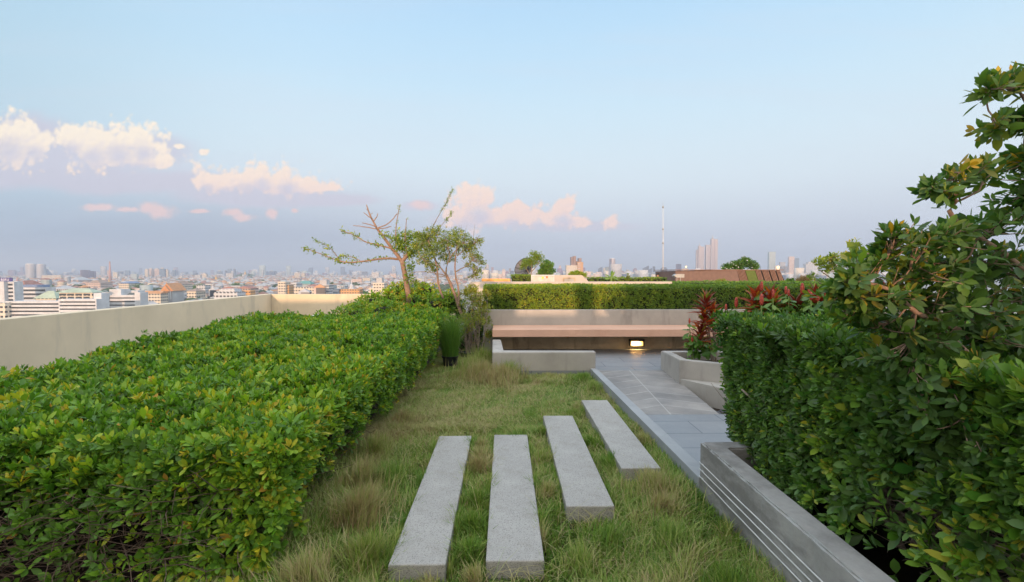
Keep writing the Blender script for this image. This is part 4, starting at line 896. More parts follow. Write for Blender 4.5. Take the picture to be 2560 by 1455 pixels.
for (px, py, Y, r, wt) in BL:
    q = at(px, py, Y); rr = r / F * Y; src = min(allp, key=lambda p: (p - q).length + .3 * max(0, p.z - q.z)); pp = smoothpath([src, src.lerp(q, .5) + Vector((0, random.uniform(-.04, .04), random.uniform(-.05, .01))), q], 4, .004)
    br.append((pp, radii(len(pp), .0045, .0025)))
    for j in range(int((16 if (py < 540 and px > 2500) else 12 if py < 540 else 16) * wt * (rr / .075) ** 1.15) + 3):
        e = q + Vector([random.gauss(0, rr * .52), random.gauss(0, rr * 1.1), random.gauss(0, rr * .42)]); m_ = pp[random.randint(len(pp) // 2, len(pp) - 1)]
        p2 = smoothpath([m_, m_.lerp(e, .5) + Vector((0, 0, -.01)), e], 2); br.append((p2, radii(len(p2), .0028, .0014)))
        S.append(e[:]); dd = (e - m_); dd = dd.normalized() if dd.length > 1e-5 else Vector((0, 0, 1)); A.append((dd + Vector((-.25, -.2, .35)) + Vector([random.gauss(0, .3) for _ in range(3)]))[:])
tubes('branch', br, M['bark'], ft, 4)
S = np.array(S); A = np.array(A); P, D, Nn, LL, WW, own = whorls(S, A, 8, .070 * rng.uniform(.75, 1.15, len(S)), .42, spread=(.3, 1.2), back=.8)
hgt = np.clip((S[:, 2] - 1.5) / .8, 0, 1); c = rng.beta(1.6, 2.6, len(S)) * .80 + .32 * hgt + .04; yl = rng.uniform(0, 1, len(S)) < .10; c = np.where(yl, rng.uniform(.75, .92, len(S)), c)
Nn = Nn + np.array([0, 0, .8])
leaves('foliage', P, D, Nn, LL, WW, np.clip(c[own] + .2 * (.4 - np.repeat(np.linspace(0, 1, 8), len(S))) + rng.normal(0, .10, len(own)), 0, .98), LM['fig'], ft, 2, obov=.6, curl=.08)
print('fig leaves', len(P))

# ------------------------------------------------------------------ red-leaved ti plants and spiral gingers in the planter
def ti(x, y, z0, heads, label, stems=True):
    t_ = thing('ti_plant', label, 'ti plant', (x, y, z0), 'red-leaved ti plants')
    Pm, Dm, Nm, Lm, Wm, cm = [], [], [], [], [], []; st = []
    for (hx, hy, hz, n, L, c0) in heads:
        top = Vector((hx, hy, hz)); base = Vector((x + (hx - x) * .3, y + (hy - y) * .3, z0)); pp = smoothpath([base, base.lerp(top, .55) + Vector((random.uniform(-.02, .02), 0, 0)), top], 4); st.append((pp, radii(len(pp), .012, .008)))
        for i in range(n):
            u = i / n; ph = i * 2.4 + random.uniform(-.3, .3); el = .15 + 1.25 * u + random.uniform(-.15, .15)
            d = Vector((math.cos(ph) * math.sin(el), math.sin(ph) * math.sin(el), math.cos(el)))
            nn = Vector((-math.cos(ph) * math.cos(el), -math.sin(ph) * math.cos(el), math.sin(el)))
            Pm.append((top - Vector((0, 0, .22 * u)))[:]); Dm.append(d[:]); Nm.append(nn[:]); l = L * random.uniform(.75, 1.1) * (.75 + .35 * u); Lm.append(l); Wm.append(l * .29)
            r_ = random.random(); cm.append(np.clip(c0 + random.gauss(0, .18), 0, .85) if r_ > .13 else random.uniform(.88, 1.0))
    leaves('foliage', np.array(Pm), np.array(Dm), np.array(Nm), np.array(Lm), np.array(Wm), np.array(cm), LM['red'], t_, 2, curl=.28, fold=.35, obov=.45)
    tubes('stem', st, M['bark_grey'], t_, 6)
def q3(px, py, Y): v = at(px, py, Y); return (v.x, v.y, v.z)
b0 = onz(1795, 906, .16)
ti(b0.x, b0.y, .16, [(*q3(1765, 752, b0.y), 34, .27, .28), (*q3(1782, 775, b0.y + .05), 32, .26, .62), (*q3(1760, 790, b0.y - .05), 30, .25, .6), (*q3(1752, 830, b0.y - .1), 32, .26, .3), (*q3(1778, 800, b0.y), 28, .24, .55)], 'tall red and orange ti plant at the left end of the terrace planter')
for k, (px, py, Y, c0, lab) in enumerate([(1892, 740, 6.3, .6, 'orange-red ti plant behind the right hedge, left of the others'), (1928, 745, 6.2, .45, 'orange and crimson ti plant in the middle of the flower bed'), (2040, 742, 6.0, .3, 'dark crimson ti plant at the right of the flower bed'), (1993, 765, 6.1, .12, 'low maroon ti plant between the ginger leaves'), (2220, 735, 5.6, .25, 'crimson ti plant glimpsed through the fig tree leaves')]):
    q = at(px, py, Y); ti(q.x, Y, .16, [(q.x, Y, q.z, 34, .27, c0), (q.x + .08, Y + .05, q.z - .10, 26, .24, c0)], lab)
t = MT('ginger_cone'); a = t.mix(t.ramp(t.voro(60), [(.2, 0.0), (.6, 1.0)]), (0.62, 0.10, 0.05), (0.30, 0.03, 0.02)); t.bump(t.voro(60), .6, .004); M['cone'] = t.fin(a, .5)
def ginger(px, py, Y, hpx, label):
    q = at(px, py, Y); h = hpx / F * Y; t_ = thing('spiral_ginger', label, 'spiral ginger', (q.x, Y, .16), 'red spiral gingers in the flower bed')
    prof = [(0, .0), (.55, .04), (.85, .15), (1, .35), (.95, .6), (.75, .85), (.4, .97), (0, 1)]; r = h * .17
    pts = [Vector((q.x, Y, q.z - h + h * zz)) for _, zz in prof]; o = tubes('flower_cone', [(pts, [max(.0005, r * rr) for rr, _ in prof])], M['cone'], t_, 10)
    s = smoothpath([Vector((q.x + random.uniform(-.05, .05), Y, .16)), Vector((q.x, Y, q.z - h))], 3); tubes('stem', [(s, radii(len(s), .008, .006))], M['green_stem'], t_, 5)
    n = 12; ph = np.arange(n) * 1.1 + random.random() * 6; zz = q.z - h - np.linspace(.01, .28, n)
    P = np.stack([np.full(n, q.x), np.full(n, Y), zz], 1); D = np.stack([np.cos(ph), np.sin(ph), rng.uniform(-.7, .3, n)], 1); Nn = np.stack([-np.cos(ph) * .3, -np.sin(ph) * .3 - .4, np.ones(n)], 1)
    leaves('foliage', P, D, Nn, rng.uniform(.10, .16, n), rng.uniform(.05, .07, n), rng.uniform(.1, .9, n), LM['broad'], t_, 2, curl=.25)
M['green_stem'] = plain('green_stem', (0.16, 0.24, 0.05), .6)
sp_ = [(1815, 764, 6.6, 17, 'small'), (1841, 752, 6.5, 26, 'slender'), (1881, 750, 6.4, 24, 'slender'), (1904, 712, 6.2, 26, 'tallest'), (1904, 745, 5.9, 30, 'bright red'), (1933, 730, 6.0, 22, 'orange-red'), (1965, 722, 6.1, 22, 'thin'), (1972, 728, 6.0, 18, 'thin'), (2006, 718, 6.1, 30, 'tall'),
       (2024, 728, 5.9, 22, 'orange-red'), (2028, 736, 5.8, 22, 'orange-red'), (2045, 740, 5.8, 20, 'crimson'), (2066, 726, 5.9, 26, 'tall'), (1724, 798, 7.0, 14, 'small dark red'), (1731, 842, 6.9, 20, 'drooping red')]
desc = ['smallest red ginger cone above the left end of the right hedge', 'slender red ginger cone, second from the left above the hedge', 'slender ginger cone left of the first pair', 'tallest ginger cone, pointing up beside the orange ti plant', 'bright red ginger cone directly below the tallest one', 'orange-red ginger cone on a yellow stem in mid bed',
        'thin ginger cone, left of a close pair', 'thin ginger cone, right of a close pair', 'tall straight ginger cone standing apart near the bed middle', 'orange-red ginger cone, left of a staggered pair', 'orange-red ginger cone, lower one of a staggered pair', 'crimson ginger cone in front of the dark ti plant', 'rightmost tall ginger cone by the fig leaves', 'small dark red ginger cone in front of the bench wall', 'red ginger cone low beside the bench end']
for (px, py, Y, h, _), lab in zip(sp_, desc): ginger(px, py - h / 2 + 4, Y, h, lab)
# leafy ginger foliage filling the bed
el = [(*at(px, py, Y)[:], r / F * Y, .25, r / F * Y * .8) for px, py, Y, r in [(1880, 800, 6.2, 30), (1930, 800, 6.1, 34), (1985, 800, 6.0, 36), (2040, 795, 5.9, 36), (2090, 790, 5.8, 36), (2150, 790, 5.6, 40), (1915, 775, 6.3, 20), (1960, 770, 6.2, 22), (2015, 770, 6.1, 22), (2070, 765, 6.0, 22)]]
mass('ginger_foliage', 'broad green ginger leaves filling the flower bed behind the right hedge', 'plant', (el[0][0], el[0][1], .16), el, 420, 5, .12, .48, LM['broad'], 2, shell=.2, up=.6)
el = [(*at(px, py, 6.9)[:], .09, .1, .12) for px, py in [(1737, 850), (1760, 880), (1745, 875), (1772, 870)]]
mass('ginger_foliage', 'fresh green heart-shaped leaves at the foot of the tall ti plant in the planter', 'plant', (el[0][0], 6.9, .16), el, 22, 4, .14, .55, LM['broad'], 2, shell=.2, up=.3, crange=(.4, .8))
# frangipani-like small tree at the end of the terrace hedge
fy = 9.0
fr_ = thing('young_tree', 'pale green young tree with bare forking branches, between the skyline and the fig tree', 'tree', at(2110, 760, fy) * 1.0)
ls_ = [([(2105, 760), (2100, 700), (2098, 660)], .03, .015), ([(2103, 715), (2070, 690), (2045, 672)], .014, .006), ([(2099, 690), (2085, 655), (2075, 645)], .012, .005), ([(2098, 665), (2120, 640), (2135, 608)], .010, .004), ([(2098, 660), (2085, 635), (2100, 640)], .009, .004), ([(2104, 720), (2060, 712), (2030, 690)], .010, .004), ([(2100, 700), (2130, 670), (2150, 640)], .010, .004)]
a = ptree(fr_, fy, ls_, M['bark_grey'], .3); tubes('branch', a, M['bark_grey'], fr_, 6)
el = [(*at(px, py, fy)[:], r / F * fy, r / F * fy, r / F * fy * .8) for px, py, r in [(2050, 655, 17), (2030, 690, 10), (2080, 645, 20), (2095, 665, 20), (2135, 612, 16), (2155, 640, 14), (2115, 640, 14), (2065, 672, 16), (2140, 660, 14)]]
mass('x', '', '', None, el, 240, 5, .085, .42, LM['tree'], 1, parent=fr_, shell=.2, up=.6, crange=(.4, 1))
# ------------------------------------------------------------------ farther roof garden beyond the terrace hedge
def bxp(name, px0, px1, py0, py1, Y, dep, mat, parent=None, zb=None, bev=0.0):
    a = at(px0, py1, Y); b = at(px1, py0, Y); z0 = a.z if zb is None else zb
    return box(name, a.x, b.x, Y, Y + dep, z0, b.z, mat, parent, bev)
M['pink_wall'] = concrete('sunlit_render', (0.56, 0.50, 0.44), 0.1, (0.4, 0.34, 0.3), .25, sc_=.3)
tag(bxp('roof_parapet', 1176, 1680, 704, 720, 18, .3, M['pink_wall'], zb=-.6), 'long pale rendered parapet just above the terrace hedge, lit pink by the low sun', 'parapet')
tag(bxp('roof_parapet', 1682, 1880, 711.5, 722, 17, .3, M['conc_lt'], zb=-.6), 'short grey parapet under the low far hedge in front of the brown slatted building', 'parapet')
tag(bxp('curved_ramp_wall', 1204, 1276, 696.5, 706, 24, .4, M['sun_orange'], zb=-.6, bev=.03), 'bright orange low wall glowing in the sun left of the satellite dish', 'low wall')
t_ = clipped('low_hedge', 'short dark green hedge block between the orange wall and the white frame', *[at(1278, 0, 26).x, at(1330, 0, 26).x], 26, 27, -.6, at(0, 688, 26).z, 260, .09, LM['box'], k=4, faces='ft', rag=.03)
clipped('low_hedge', 'long thin hedge running under the antenna mast and banana plant', at(1476, 0, 30).x, at(1676, 0, 30).x, 30, 31, -.6, at(0, 695, 30).z, 140, .10, LM['box'], k=4, faces='ft', rag=.06)
clipped('low_hedge', 'low hedge in front of the brown slatted building', at(1676, 0, 22).x, at(2080, 0, 22).x, 22, 23, -.6, at(0, 706, 22).z, 150, .09, LM['small'], k=4, faces='ft', rag=.05, cr_=(.4, .85))
# air unit screen
Y = 24; q0 = at(1328, 706, Y); q1 = at(1386, 687, Y)
ac = thing('plant_screen', 'grey rooftop machine box in a white frame with yellow, white and orange stickers', 'machine', (q0.x, Y, -.6))
box('housing', q0.x + .05, q1.x - .03, Y + .08, Y + .8, -.6, q1.z - .05, M['grey_metal'], ac, .01)
for a_, b_, c_, d_ in ((q0.x, q0.x + .05, -.6, q1.z), (q1.x - .05, q1.x, -.6, q1.z)): box('frame_post', a_, b_, Y, Y + .06, c_, d_, M['white'], ac)
box('frame_rail', q0.x + .051, q1.x - .051, Y, Y + .055, q1.z - .05, q1.z, M['white'], ac)
for px0, px1, py0, py1, c, nm in ((1355, 1359, 692, 697, (.85, .72, .05), 'yellow'), (1361.5, 1364.5, 692, 696, (.8, .8, .8), 'white'), (1364.8, 1370.5, 690.5, 695.5, (.85, .2, .08), 'orange')):
    a_, b_ = at(px0, py1, Y), at(px1, py0, Y); box('sticker', a_.x, b_.x, Y + .068, Y + .079, a_.z, b_.z, plain(nm + '_sticker', c), ac)
# rounded concrete stair head
Y = 25; cb = thing('concrete_kiosk', 'low pinkish concrete block with a louvred opening and sloping right side', 'roof block', (at(1382, 0, Y).x, Y, -.6))
pf = [(1380, 712), (1380, 688), (1404, 687.5), (1455, 688), (1474, 706), (1474, 712)]
bm = bmesh.new(); vs = [bm.verts.new(at(px, py, Y)[:]) for px, py in pf]; f = bm.faces.new(vs); r = bmesh.ops.extrude_face_region(bm, geom=[f]); bmesh.ops.translate(bm, verts=[v for v in r['geom'] if isinstance(v, bmesh.types.BMVert)], vec=(0, 2, 0))
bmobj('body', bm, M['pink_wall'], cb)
bxp('louvre_frame', 1408, 1438, 694, 708, Y - .06, .059, M['conc_stain'], cb); bxp('louvre', 1410.5, 1435.5, 696.5, 706, Y - .10, .039, M['conc_lt'], cb)
# satellite dish
Y = 28; dc = at(1318, 676, Y); ds_ = thing('satellite_dish', 'dark mesh satellite dish seen from the side behind the feathery tree', 'satellite dish', (dc.x, Y, -.6))
R_ = .62; bm = bmesh.new(); rings = []
for i in range(9):
    r = R_ * i / 8; rings.append([bm.verts.new((r * math.cos(2 * PI * k / 32), r * math.sin(2 * PI * k / 32), .38 * (r / R_) ** 2)) for k in range(32)] if i else [bm.verts.new((0, 0, 0))])
for a, b in zip(rings, rings[1:]):
    for k in range(32): bm.faces.new(([a[0]] if len(a) == 1 else [a[k], a[(k + 1) % 32]]) + [b[(k + 1) % 32], b[k]])
rot = Matrix.Translation(dc) @ Euler((math.radians(62), 0, math.radians(-38))).to_matrix().to_4x4()
bmesh.ops.transform(bm, matrix=rot, verts=bm.verts)
M['mesh_dish'] = plain('dish_mesh', (.13, .14, .16), .5)
bmobj('reflector', bm, M['mesh_dish'], ds_, True)
sp = []
for k in range(12):
    a = 2 * PI * k / 12; sp.append(([rot @ Vector((R_ * u * math.cos(a), R_ * u * math.sin(a), .38 * u * u + .012)) for u in (0, .25, .5, .75, 1)], [.012] * 5))
tubes('rib', sp, M['black_metal'], ds_, 4); sp = [([rot @ Vector((R_ * math.cos(2 * PI * k / 32), R_ * math.sin(2 * PI * k / 32), .38)) for k in range(33)], [.014] * 33)]
tubes('rim', sp, M['black_metal'], ds_, 4); tubes('feed_arm', [([rot @ Vector((0, 0, 0)), rot @ Vector((0, 0, .5))], [.015, .015])], M['grey_metal'], ds_, 4)
tubes('mast', [([dc.copy(), Vector((dc.x, Y + .1, -.6))], [.04, .04])], M['grey_metal'], ds_, 6)
# small roof trees
def rooftree(name, label, cat, Y, lines, ells, n, L, mat, k=5, trunkmat=None, cr_=(.2, .8), ratio=.4, up=.6, shell=.2):
    q = at(lines[0][0][0][0], 700, Y); t_ = thing(name, label, cat, (q.x, Y, -.6))
    if lines: tubes('branch', ptree(t_, Y, lines, M['bark_grey'], .3), trunkmat or M['bark_grey'], t_, 5)
    e = [(*at(px, py, Y)[:], r / F * Y, r / F * Y, r / F * Y * .8) for px, py, r in ells]
    mass('x', '', '', None, e, n, k, L, ratio, mat, 1, parent=t_, shell=shell, up=up, crange=cr_); return t_
rooftree('feathery_tree', 'small pale feathery tree in front of the satellite dish', 'tree', 26.5, [([(1326, 712), (1328, 680), (1330, 655)], .05, .02), ([(1327, 690), (1315, 670), (1310, 655)], .03, .01), ([(1328, 680), (1342, 665), (1350, 650)], .03, .01)],
         [(1318, 652, 14), (1335, 636, 14), (1348, 642, 14), (1330, 655, 16), (1312, 662, 12), (1352, 655, 10), (1340, 650, 14), (1305, 668, 8)], 420, .15, LM['tree'], 4, cr_=(.2, .7), ratio=.3)
rooftree('round_tree', 'dark rounded small tree right of the satellite dish', 'tree', 27.2, [([(1364, 712), (1364, 680)], .05, .03)], [(1362, 668, 14), (1374, 664, 13), (1358, 680, 14), (1376, 678, 13), (1366, 656, 9), (1350, 685, 8)], 620, .12, LM['small'], 5, cr_=(.3, .8), shell=.3)
rooftree('roof_shrub', 'green trailing shrub on top of the concrete kiosk under the brown tower', 'shrub', 26, [([(1440, 712), (1440, 690)], .03, .02)], [(1430, 684, 7), (1442, 682, 8), (1452, 684, 7), (1462, 687, 7), (1425, 687, 5)], 300, .10, LM['box'], 5, cr_=(.4, .9))
bt = thing('banana_plant', 'bright green banana plant with splayed leaves, left of the antenna mast', 'banana plant', (at(1527, 0, 27).x, 27, -.6))
bq = at(1528, 692, 27); tubes('stem', [([Vector((bq.x, 27, -.6)), Vector(bq)], [.07, .05])], M['green_stem'], bt, 8)
ns_ = 7; D = np.array([(-.9, .1, .28), (.9, 0, .05), (-.45, .2, .5), (.35, -.1, 1.1), (.15, .1, 1.2), (.75, .3, .55), (-.75, -.3, .1)]); leaves('leaf', np.tile(np.array(bq[:]) - np.array([0, 0, .1]), (ns_, 1)), D, np.tile(np.array([[0, -.6, .8]]), (ns_, 1)) + D * np.array([[-.6, 0, 0]]), np.array([.5, .48, .45, .45, .5, .4, .4]), np.full(ns_, .15), rng.uniform(.55, 1, ns_), LM['broad'], bt, 2, curl=.3)
# antenna mast
Y = 34; am = thing('antenna_mast', 'very tall thin white antenna mast against the sky', 'antenna', (at(1657.5, 0, Y).x, Y, -.6))
p0, p1, p2 = at(1658, 702, Y), at(1657.5, 512, Y), at(1657.5, 497, Y)
tubes('pole', [([Vector((p0.x, Y, -.6)), p0.lerp(p1, .5), p1], [.030, .026, .016])], M['white'], am, 8)
tubes('tip', [([p1, p2], [.012, .004])], M['grey_metal'], am, 5)
for py in (610, 520, 575): q = at(1657.6, py, Y); tubes('joint', [([q, q + Vector((0, 0, .12))], [.06, .06])], M['grey_metal'], am, 8)
bxp('base_box', 1655, 1662, 690, 702, Y - .1, .2, M['white'], am)
# brown slatted building
Y = 30; bb = thing('slatted_building', 'long low brown roof building with slanted timber slats and one green panel', 'building', (at(1800, 0, Y).x, Y, -.6))
pf = [(1688.5, 712), (1688.5, 678), (1842, 675), (1852, 712)]
def poly_ext(name, pf, Y, dep, mat, par):
    bm = bmesh.new(); vs = [bm.verts.new(at(px, py, Y)[:]) for px, py in pf]; f = bm.faces.new(vs); r = bmesh.ops.extrude_face_region(bm, geom=[f]); bmesh.ops.translate(bm, verts=[v for v in r['geom'] if isinstance(v, bmesh.types.BMVert)], vec=(0, dep, 0)); return bmobj(name, bm, mat, par)
poly_ext('wall', pf, Y, 4, M['brown_clad'], bb)
poly_ext('dark_recess', [(1842.5, 675.5), (1950, 676.5), (1966, 712), (1852.5, 712)], Y + .12, 3.8, M['blind_dark'], bb)
def slope_x(px, v): return px + (712 - 675) * 0 + v * 14
n_sl = 0; x = 1843
for i in range(33):
    px = 1843 + i * 3.28; grn = 1863 <= px <= 1886
    if grn: continue
    if any(abs(px - g) < 1.9 for g in (1903, 1921, 1937)): continue
    poly_ext('slat', [(px, 675.5), (px + 1.7, 675.5), (px + 1.7 + 12, 712), (px + 12, 712)], Y, .10, M['slat'], bb)
poly_ext('green_panel', [(1863, 675), (1887, 675), (1899, 712), (1875, 712)], Y - .02, .12, M['green_panel'], bb)
bxp('coping', 1687, 1960, 674, 675.6, Y - .05, 4.2, M['slat'], bb)
# letterbox like vent on posts
Y = 27; vb = thing('roof_vent', 'small angular grey vent hood on two posts, left end of the brown building', 'vent', (at(1698, 0, Y).x, Y, -.6))
poly_ext('hood', [(1685, 689), (1692, 685), (1711, 685), (1711, 694), (1692, 694)], Y, .4, M['grey_metal'], vb)
for px in (1694, 1703): a = at(px, 700, Y); box('post', a.x - .015, a.x + .015, Y + .1, Y + .13, -.6, at(px, 694, Y).z, M['grey_metal'], vb)
# plumeria with white flowers
pt = rooftree('plumeria_tree', 'dark rounded tree dotted with white flowers behind the brown building', 'tree', 36, [([(1850, 700), (1850, 665)], .08, .05)], [(1848, 660, 17), (1865, 655, 15), (1880, 662, 15), (1830, 664, 14), (1815, 668, 12), (1888, 668, 10), (1862, 648, 9), (1845, 670, 16)], 900, .17, LM['small'], 5, cr_=(.1, .6), shell=.3)
V = []; Fi = []; k = 0
for px, py in [(1834, 660), (1840, 664), (1868, 651), (1846, 668), (1813, 670), (1880, 669), (1826, 671), (1893, 645), (1860, 640), (1832, 669), (1803, 669), (1817, 672)]:
    q = at(px, py, 35.2 + random.uniform(0, .2)); s_ = random.uniform(.03, .055); fo = mesh_np('flower', iv * s_ * np.array([1, 1, .7]) + np.array(q[:]), ifc.ravel(), np.full(len(ifc), 3), M['white'], pt)
rooftree('grass_clump', 'reddish brown feathery grass clump right of the brown slatted building', 'ornamental grass', 24, [([(2012, 715), (2012, 705)], .02, .01)], [(2012, 700, 16), (2022, 698, 14), (2000, 702, 12)], 420, .20, leafmat('dry_plume', [(0, (.16, .09, .05)), (1, (.34, .17, .10))]), 4, cr_=(.1, .9), ratio=.08, up=1.2)
rooftree('dark_shrub', 'dark green shrub low between the brown building and the reddish grass', 'shrub', 25, [([(1975, 715), (1975, 705)], .02, .01)], [(1970, 703, 9), (1982, 702, 9), (2050, 705, 12), (2070, 704, 10), (1993, 705, 8)], 420, .11, LM['small'], 5, cr_=(.3, .8))
rooftree('spiky_plant', 'low yellow-green plant in front of the brown building wall', 'plant', 24, [([(1800, 712), (1800, 706)], .02, .01)], [(1796, 704, 7), (1808, 703, 8)], 120, .14, LM['olive'], 5, cr_=(.3, .9), ratio=.15)
rooftree('small_conifer', 'small brown-green conifer right of the banana plant', 'tree', 30, [([(1570, 712), (1570, 685)], .03, .01)], [(1570, 692, 4.5), (1570, 686, 3), (1570, 698, 6)], 110, .10, LM['olive'], 5, cr_=(.1, .6))
# standing person at the mast, seen from behind the parapet
Y = 33; pq = at(1652.5, 0, Y); fz = at(0, 686, Y).z - 1.62
me = bpy.data.meshes.new('person'); V_ = [(0, 0, .92), (0, 0, 1.12), (0, 0, 1.33), (0, 0, 1.45), (0, -.01, 1.55), (0, -.01, 1.66), (.10, 0, .86), (.11, .02, .48), (.11, 0, .08), (.11, -.12, .04), (-.10, 0, .86), (-.11, .02, .48), (-.11, 0, .08), (-.11, -.12, .04),
      (.17, 0, 1.37), (.22, .02, 1.10), (.16, -.14, .98), (-.17, 0, 1.37), (-.22, .02, 1.10), (-.18, -.14, 1.0)]
E_ = [(0, 1), (1, 2), (2, 3), (3, 4), (4, 5), (0, 6), (6, 7), (7, 8), (8, 9), (0, 10), (10, 11), (11, 12), (12, 13), (2, 14), (14, 15), (15, 16), (2, 17), (17, 18), (18, 19)]
me.from_pydata(V_, E_, []); po = bpy.data.objects.new('person', me); COL.objects.link(po); po.location = (pq.x, Y, fz)
sk = po.modifiers.new('skin', 'SKIN'); R_s = [.13, .12, .15, .06, .085, .07, .09, .06, .04, .035, .09, .06, .04, .035, .055, .04, .03, .055, .04, .03]
for i, v in enumerate(me.skin_vertices[0].data): v.radius = (R_s[i], R_s[i] * .85)
me.skin_vertices[0].data[0].use_root = True
ss = po.modifiers.new('sub', 'SUBSURF'); ss.levels = 2; ss.render_levels = 2
t = MT('person_skin_and_clothes'); z_ = t.sepx()[2]; a = t.ramp(t.math('DIVIDE', z_, 1.7), [(0, (.03, .03, .04)), (.52, (.03, .03, .04)), (.54, (.05, .035, .035)), (.84, (.05, .035, .035)), (.86, (.45, .28, .2))], 'CONSTANT'); me.materials.append(t.fin(a, .8))
hb = bmesh.new(); bmesh.ops.create_icosphere(hb, subdivisions=3, radius=1, matrix=Matrix.Translation((0, .025, 1.615)) @ Matrix.Diagonal((.095, .10, .12, 1))); hm = bpy.data.meshes.new('hair'); hb.to_mesh(hm); hb.free(); ho = link('hair', hm, M['black_metal']); ho.parent = po
tag(po, 'small distant person in dark clothes standing beside the foot of the antenna mast', 'person')
# ------------------------------------------------------------------ the city 40 m below
GZ = -40.0
t = MT('city_ground'); a = t.ramp(t.noise(.02, 6, .7), [(.35, (.06, .08, .05)), (.5, (.26, .25, .24)), (.65, (.42, .40, .38))]); M['city_ground'] = t.fin(a, .9)
bm = bmesh.new(); vs = [bm.verts.new(p) for p in [(-13500, -1500, GZ), (13500, -1500, GZ), (13500, 13500, GZ), (-13500, 13500, GZ)]]; bm.faces.new(vs)
structure(bmobj('city_ground', bm, M['city_ground']))
def facade(name, wall, glass, fh=3.4, bw=3.2, fill=(.42, .62), rough=.35, vert=False, spec=.5):
    t = MT(name); xyz = t.sepx()
    fz = t.math('FRACT', t.math('DIVIDE', t.math('ADD', xyz[2], 500), fh)); fx = t.math('FRACT', t.math('DIVIDE', t.math('ADD', t.math('ADD', xyz[0], xyz[1]), 900), bw))
    wz = t.math('LESS_THAN', fz, fill[0]) if not vert else 1.0; wx = t.math('LESS_THAN', fx, fill[1])
    geo = t.N.new('ShaderNodeNewGeometry'); nz = t.sepx(geo.outputs['Normal'])[2]; side = t.math('LESS_THAN', t.math('ABSOLUTE', nz), .5)
    m_ = t.math('MULTIPLY', t.math('MULTIPLY', wz, wx), side)
    wn = t.mix(t.math('MULTIPLY', t.noise(.25, 4), .3), tuple(wall), tuple(x * .7 for x in wall))
    a = t.mix(m_, wn, tuple(glass)); return t.fin(a, t.math('SUBTRACT', .75, t.math('MULTIPLY', m_, .75 - rough)), spec)
GL = (.045, .055, .07)
FM = {'ribs': facade('ribbed_white_tower', (.56, .57, .60), (.14, .18, .26), 3.4, 5.5, (1, .35), .4, True), 'white': facade('white_facade', (.56, .58, .61), GL), 'cream': facade('cream_facade', (.68, .62, .52), GL), 'pink': facade('pink_facade', (.64, .52, .47), GL), 'grey': facade('grey_facade', (.46, .46, .48), GL),
      'blue': facade('blue_glass_facade', (.20, .27, .36), (.10, .15, .22), 3.6, 1.6, (.7, .8), .2), 'dkblue': facade('dark_blue_facade', (.12, .15, .22), (.05, .07, .11), 3.6, 2, (.6, .7), .25), 'purple': facade('purple_facade', (.25, .20, .28), (.10, .09, .14), 3.6, 2.4),
      'brown': facade('brown_facade', (.30, .20, .17), (.06, .05, .05), 3.3, 2.2, (.5, .5)), 'stripe': facade('striped_tower_facade', (.50, .46, .47), (.16, .16, .22), 3.4, 7.0, (1, .45), .3, True), 'white_band': facade('banded_white_facade', (.60, .60, .60), (.10, .12, .15), 3.4, 400, (.45, .99)),
      'orange': facade('orange_facade', (.62, .36, .16), (.12, .08, .06), 3.2, 3), 'teal': facade('pale_teal_facade', (.40, .48, .50), (.15, .2, .22), 3.4, 3)}
RM = {'grey': plain('grey_roof', (.45, .45, .46), .8), 'red': plain('red_tile_roof', (.33, .17, .14), .8, var=.3, sc_=.3), 'green': plain('pale_green_roof', (.36, .44, .35), .7, sc_=.2), 'teal': plain('teal_roof', (.12, .30, .28), .7, sc_=.2), 'orange': plain('orange_tile_roof', (.52, .26, .12), .7, sc_=.3), 'dark': plain('dark_roof', (.08, .10, .10), .7, sc_=.2),
      'brown': plain('brown_roof', (.32, .24, .20), .8, sc_=.2), 'white': plain('white_roof', (.55, .57, .60), .7, sc_=.2), 'blue': plain('blue_sheet_roof', (.16, .22, .36), .6, sc_=.2)}
def wx(px, Y): return at(px, 690, Y).x
def wz(py, Y): return at(1280, py, Y).z
def tower(px0, px1, ytop, Y, fac, label, cat='building', name='tower_block', dep=None, crown=None, group=None, spire=None, setback=None):
    x0, x1 = wx(px0, Y), wx(px1, Y); zt = wz(ytop, Y); wd = x1 - x0; dep = (dep or min(wd, 60)) * (.45 if Y > 1400 else 1)
    r_ = thing(name, label, cat, ((x0 + x1) / 2, Y, GZ), group)
    box('body', x0, x1, Y, Y + dep, GZ, zt, FM[fac], r_)
    if crown == 'box': box('plant_room', x0 + wd * .25, x1 - wd * .25, Y + dep * .2, Y + dep * .8, zt, zt + 5 + wd * .06, RM['grey'], r_)
    if crown == 'step': box('upper_storeys', x0 + wd * .2, x1 - wd * .15, Y + dep * .1, Y + dep * .9, zt, zt + (zt - GZ) * .12, FM[fac], r_)
    if crown == 'slant':
        bm = bmesh.new(); vs = [bm.verts.new(p) for p in [(x0, Y, zt), (x1, Y, zt), (x1, Y, zt + wd * .5), (x0, Y + dep, zt), (x1, Y + dep, zt), (x1, Y + dep, zt + wd * .5)]]
        for f in ((0, 1, 2), (5, 4, 3), (0, 2, 5, 3), (1, 4, 5, 2), (0, 3, 4, 1)): bm.faces.new([vs[i] for i in f])
        bmobj('slanted_top', bm, FM[fac], r_)
    if crown == 'dome':
        bm = bmesh.new(); bmesh.ops.create_uvsphere(bm, u_segments=20, v_segments=10, radius=wd * .38, matrix=Matrix.Translation(((x0 + x1) / 2, Y + dep / 2, zt))); bmobj('dome', bm, RM['orange'], r_, True)
    if spire: tubes('spire', [([Vector(((x0 + x1) / 2 + spire[0] * wd, Y + dep / 2, zt)), Vector(((x0 + x1) / 2 + spire[0] * wd, Y + dep / 2, wz(spire[1], Y)))], [wd * .05, wd * .01])], RM['grey'], r_, 6)
    return r_
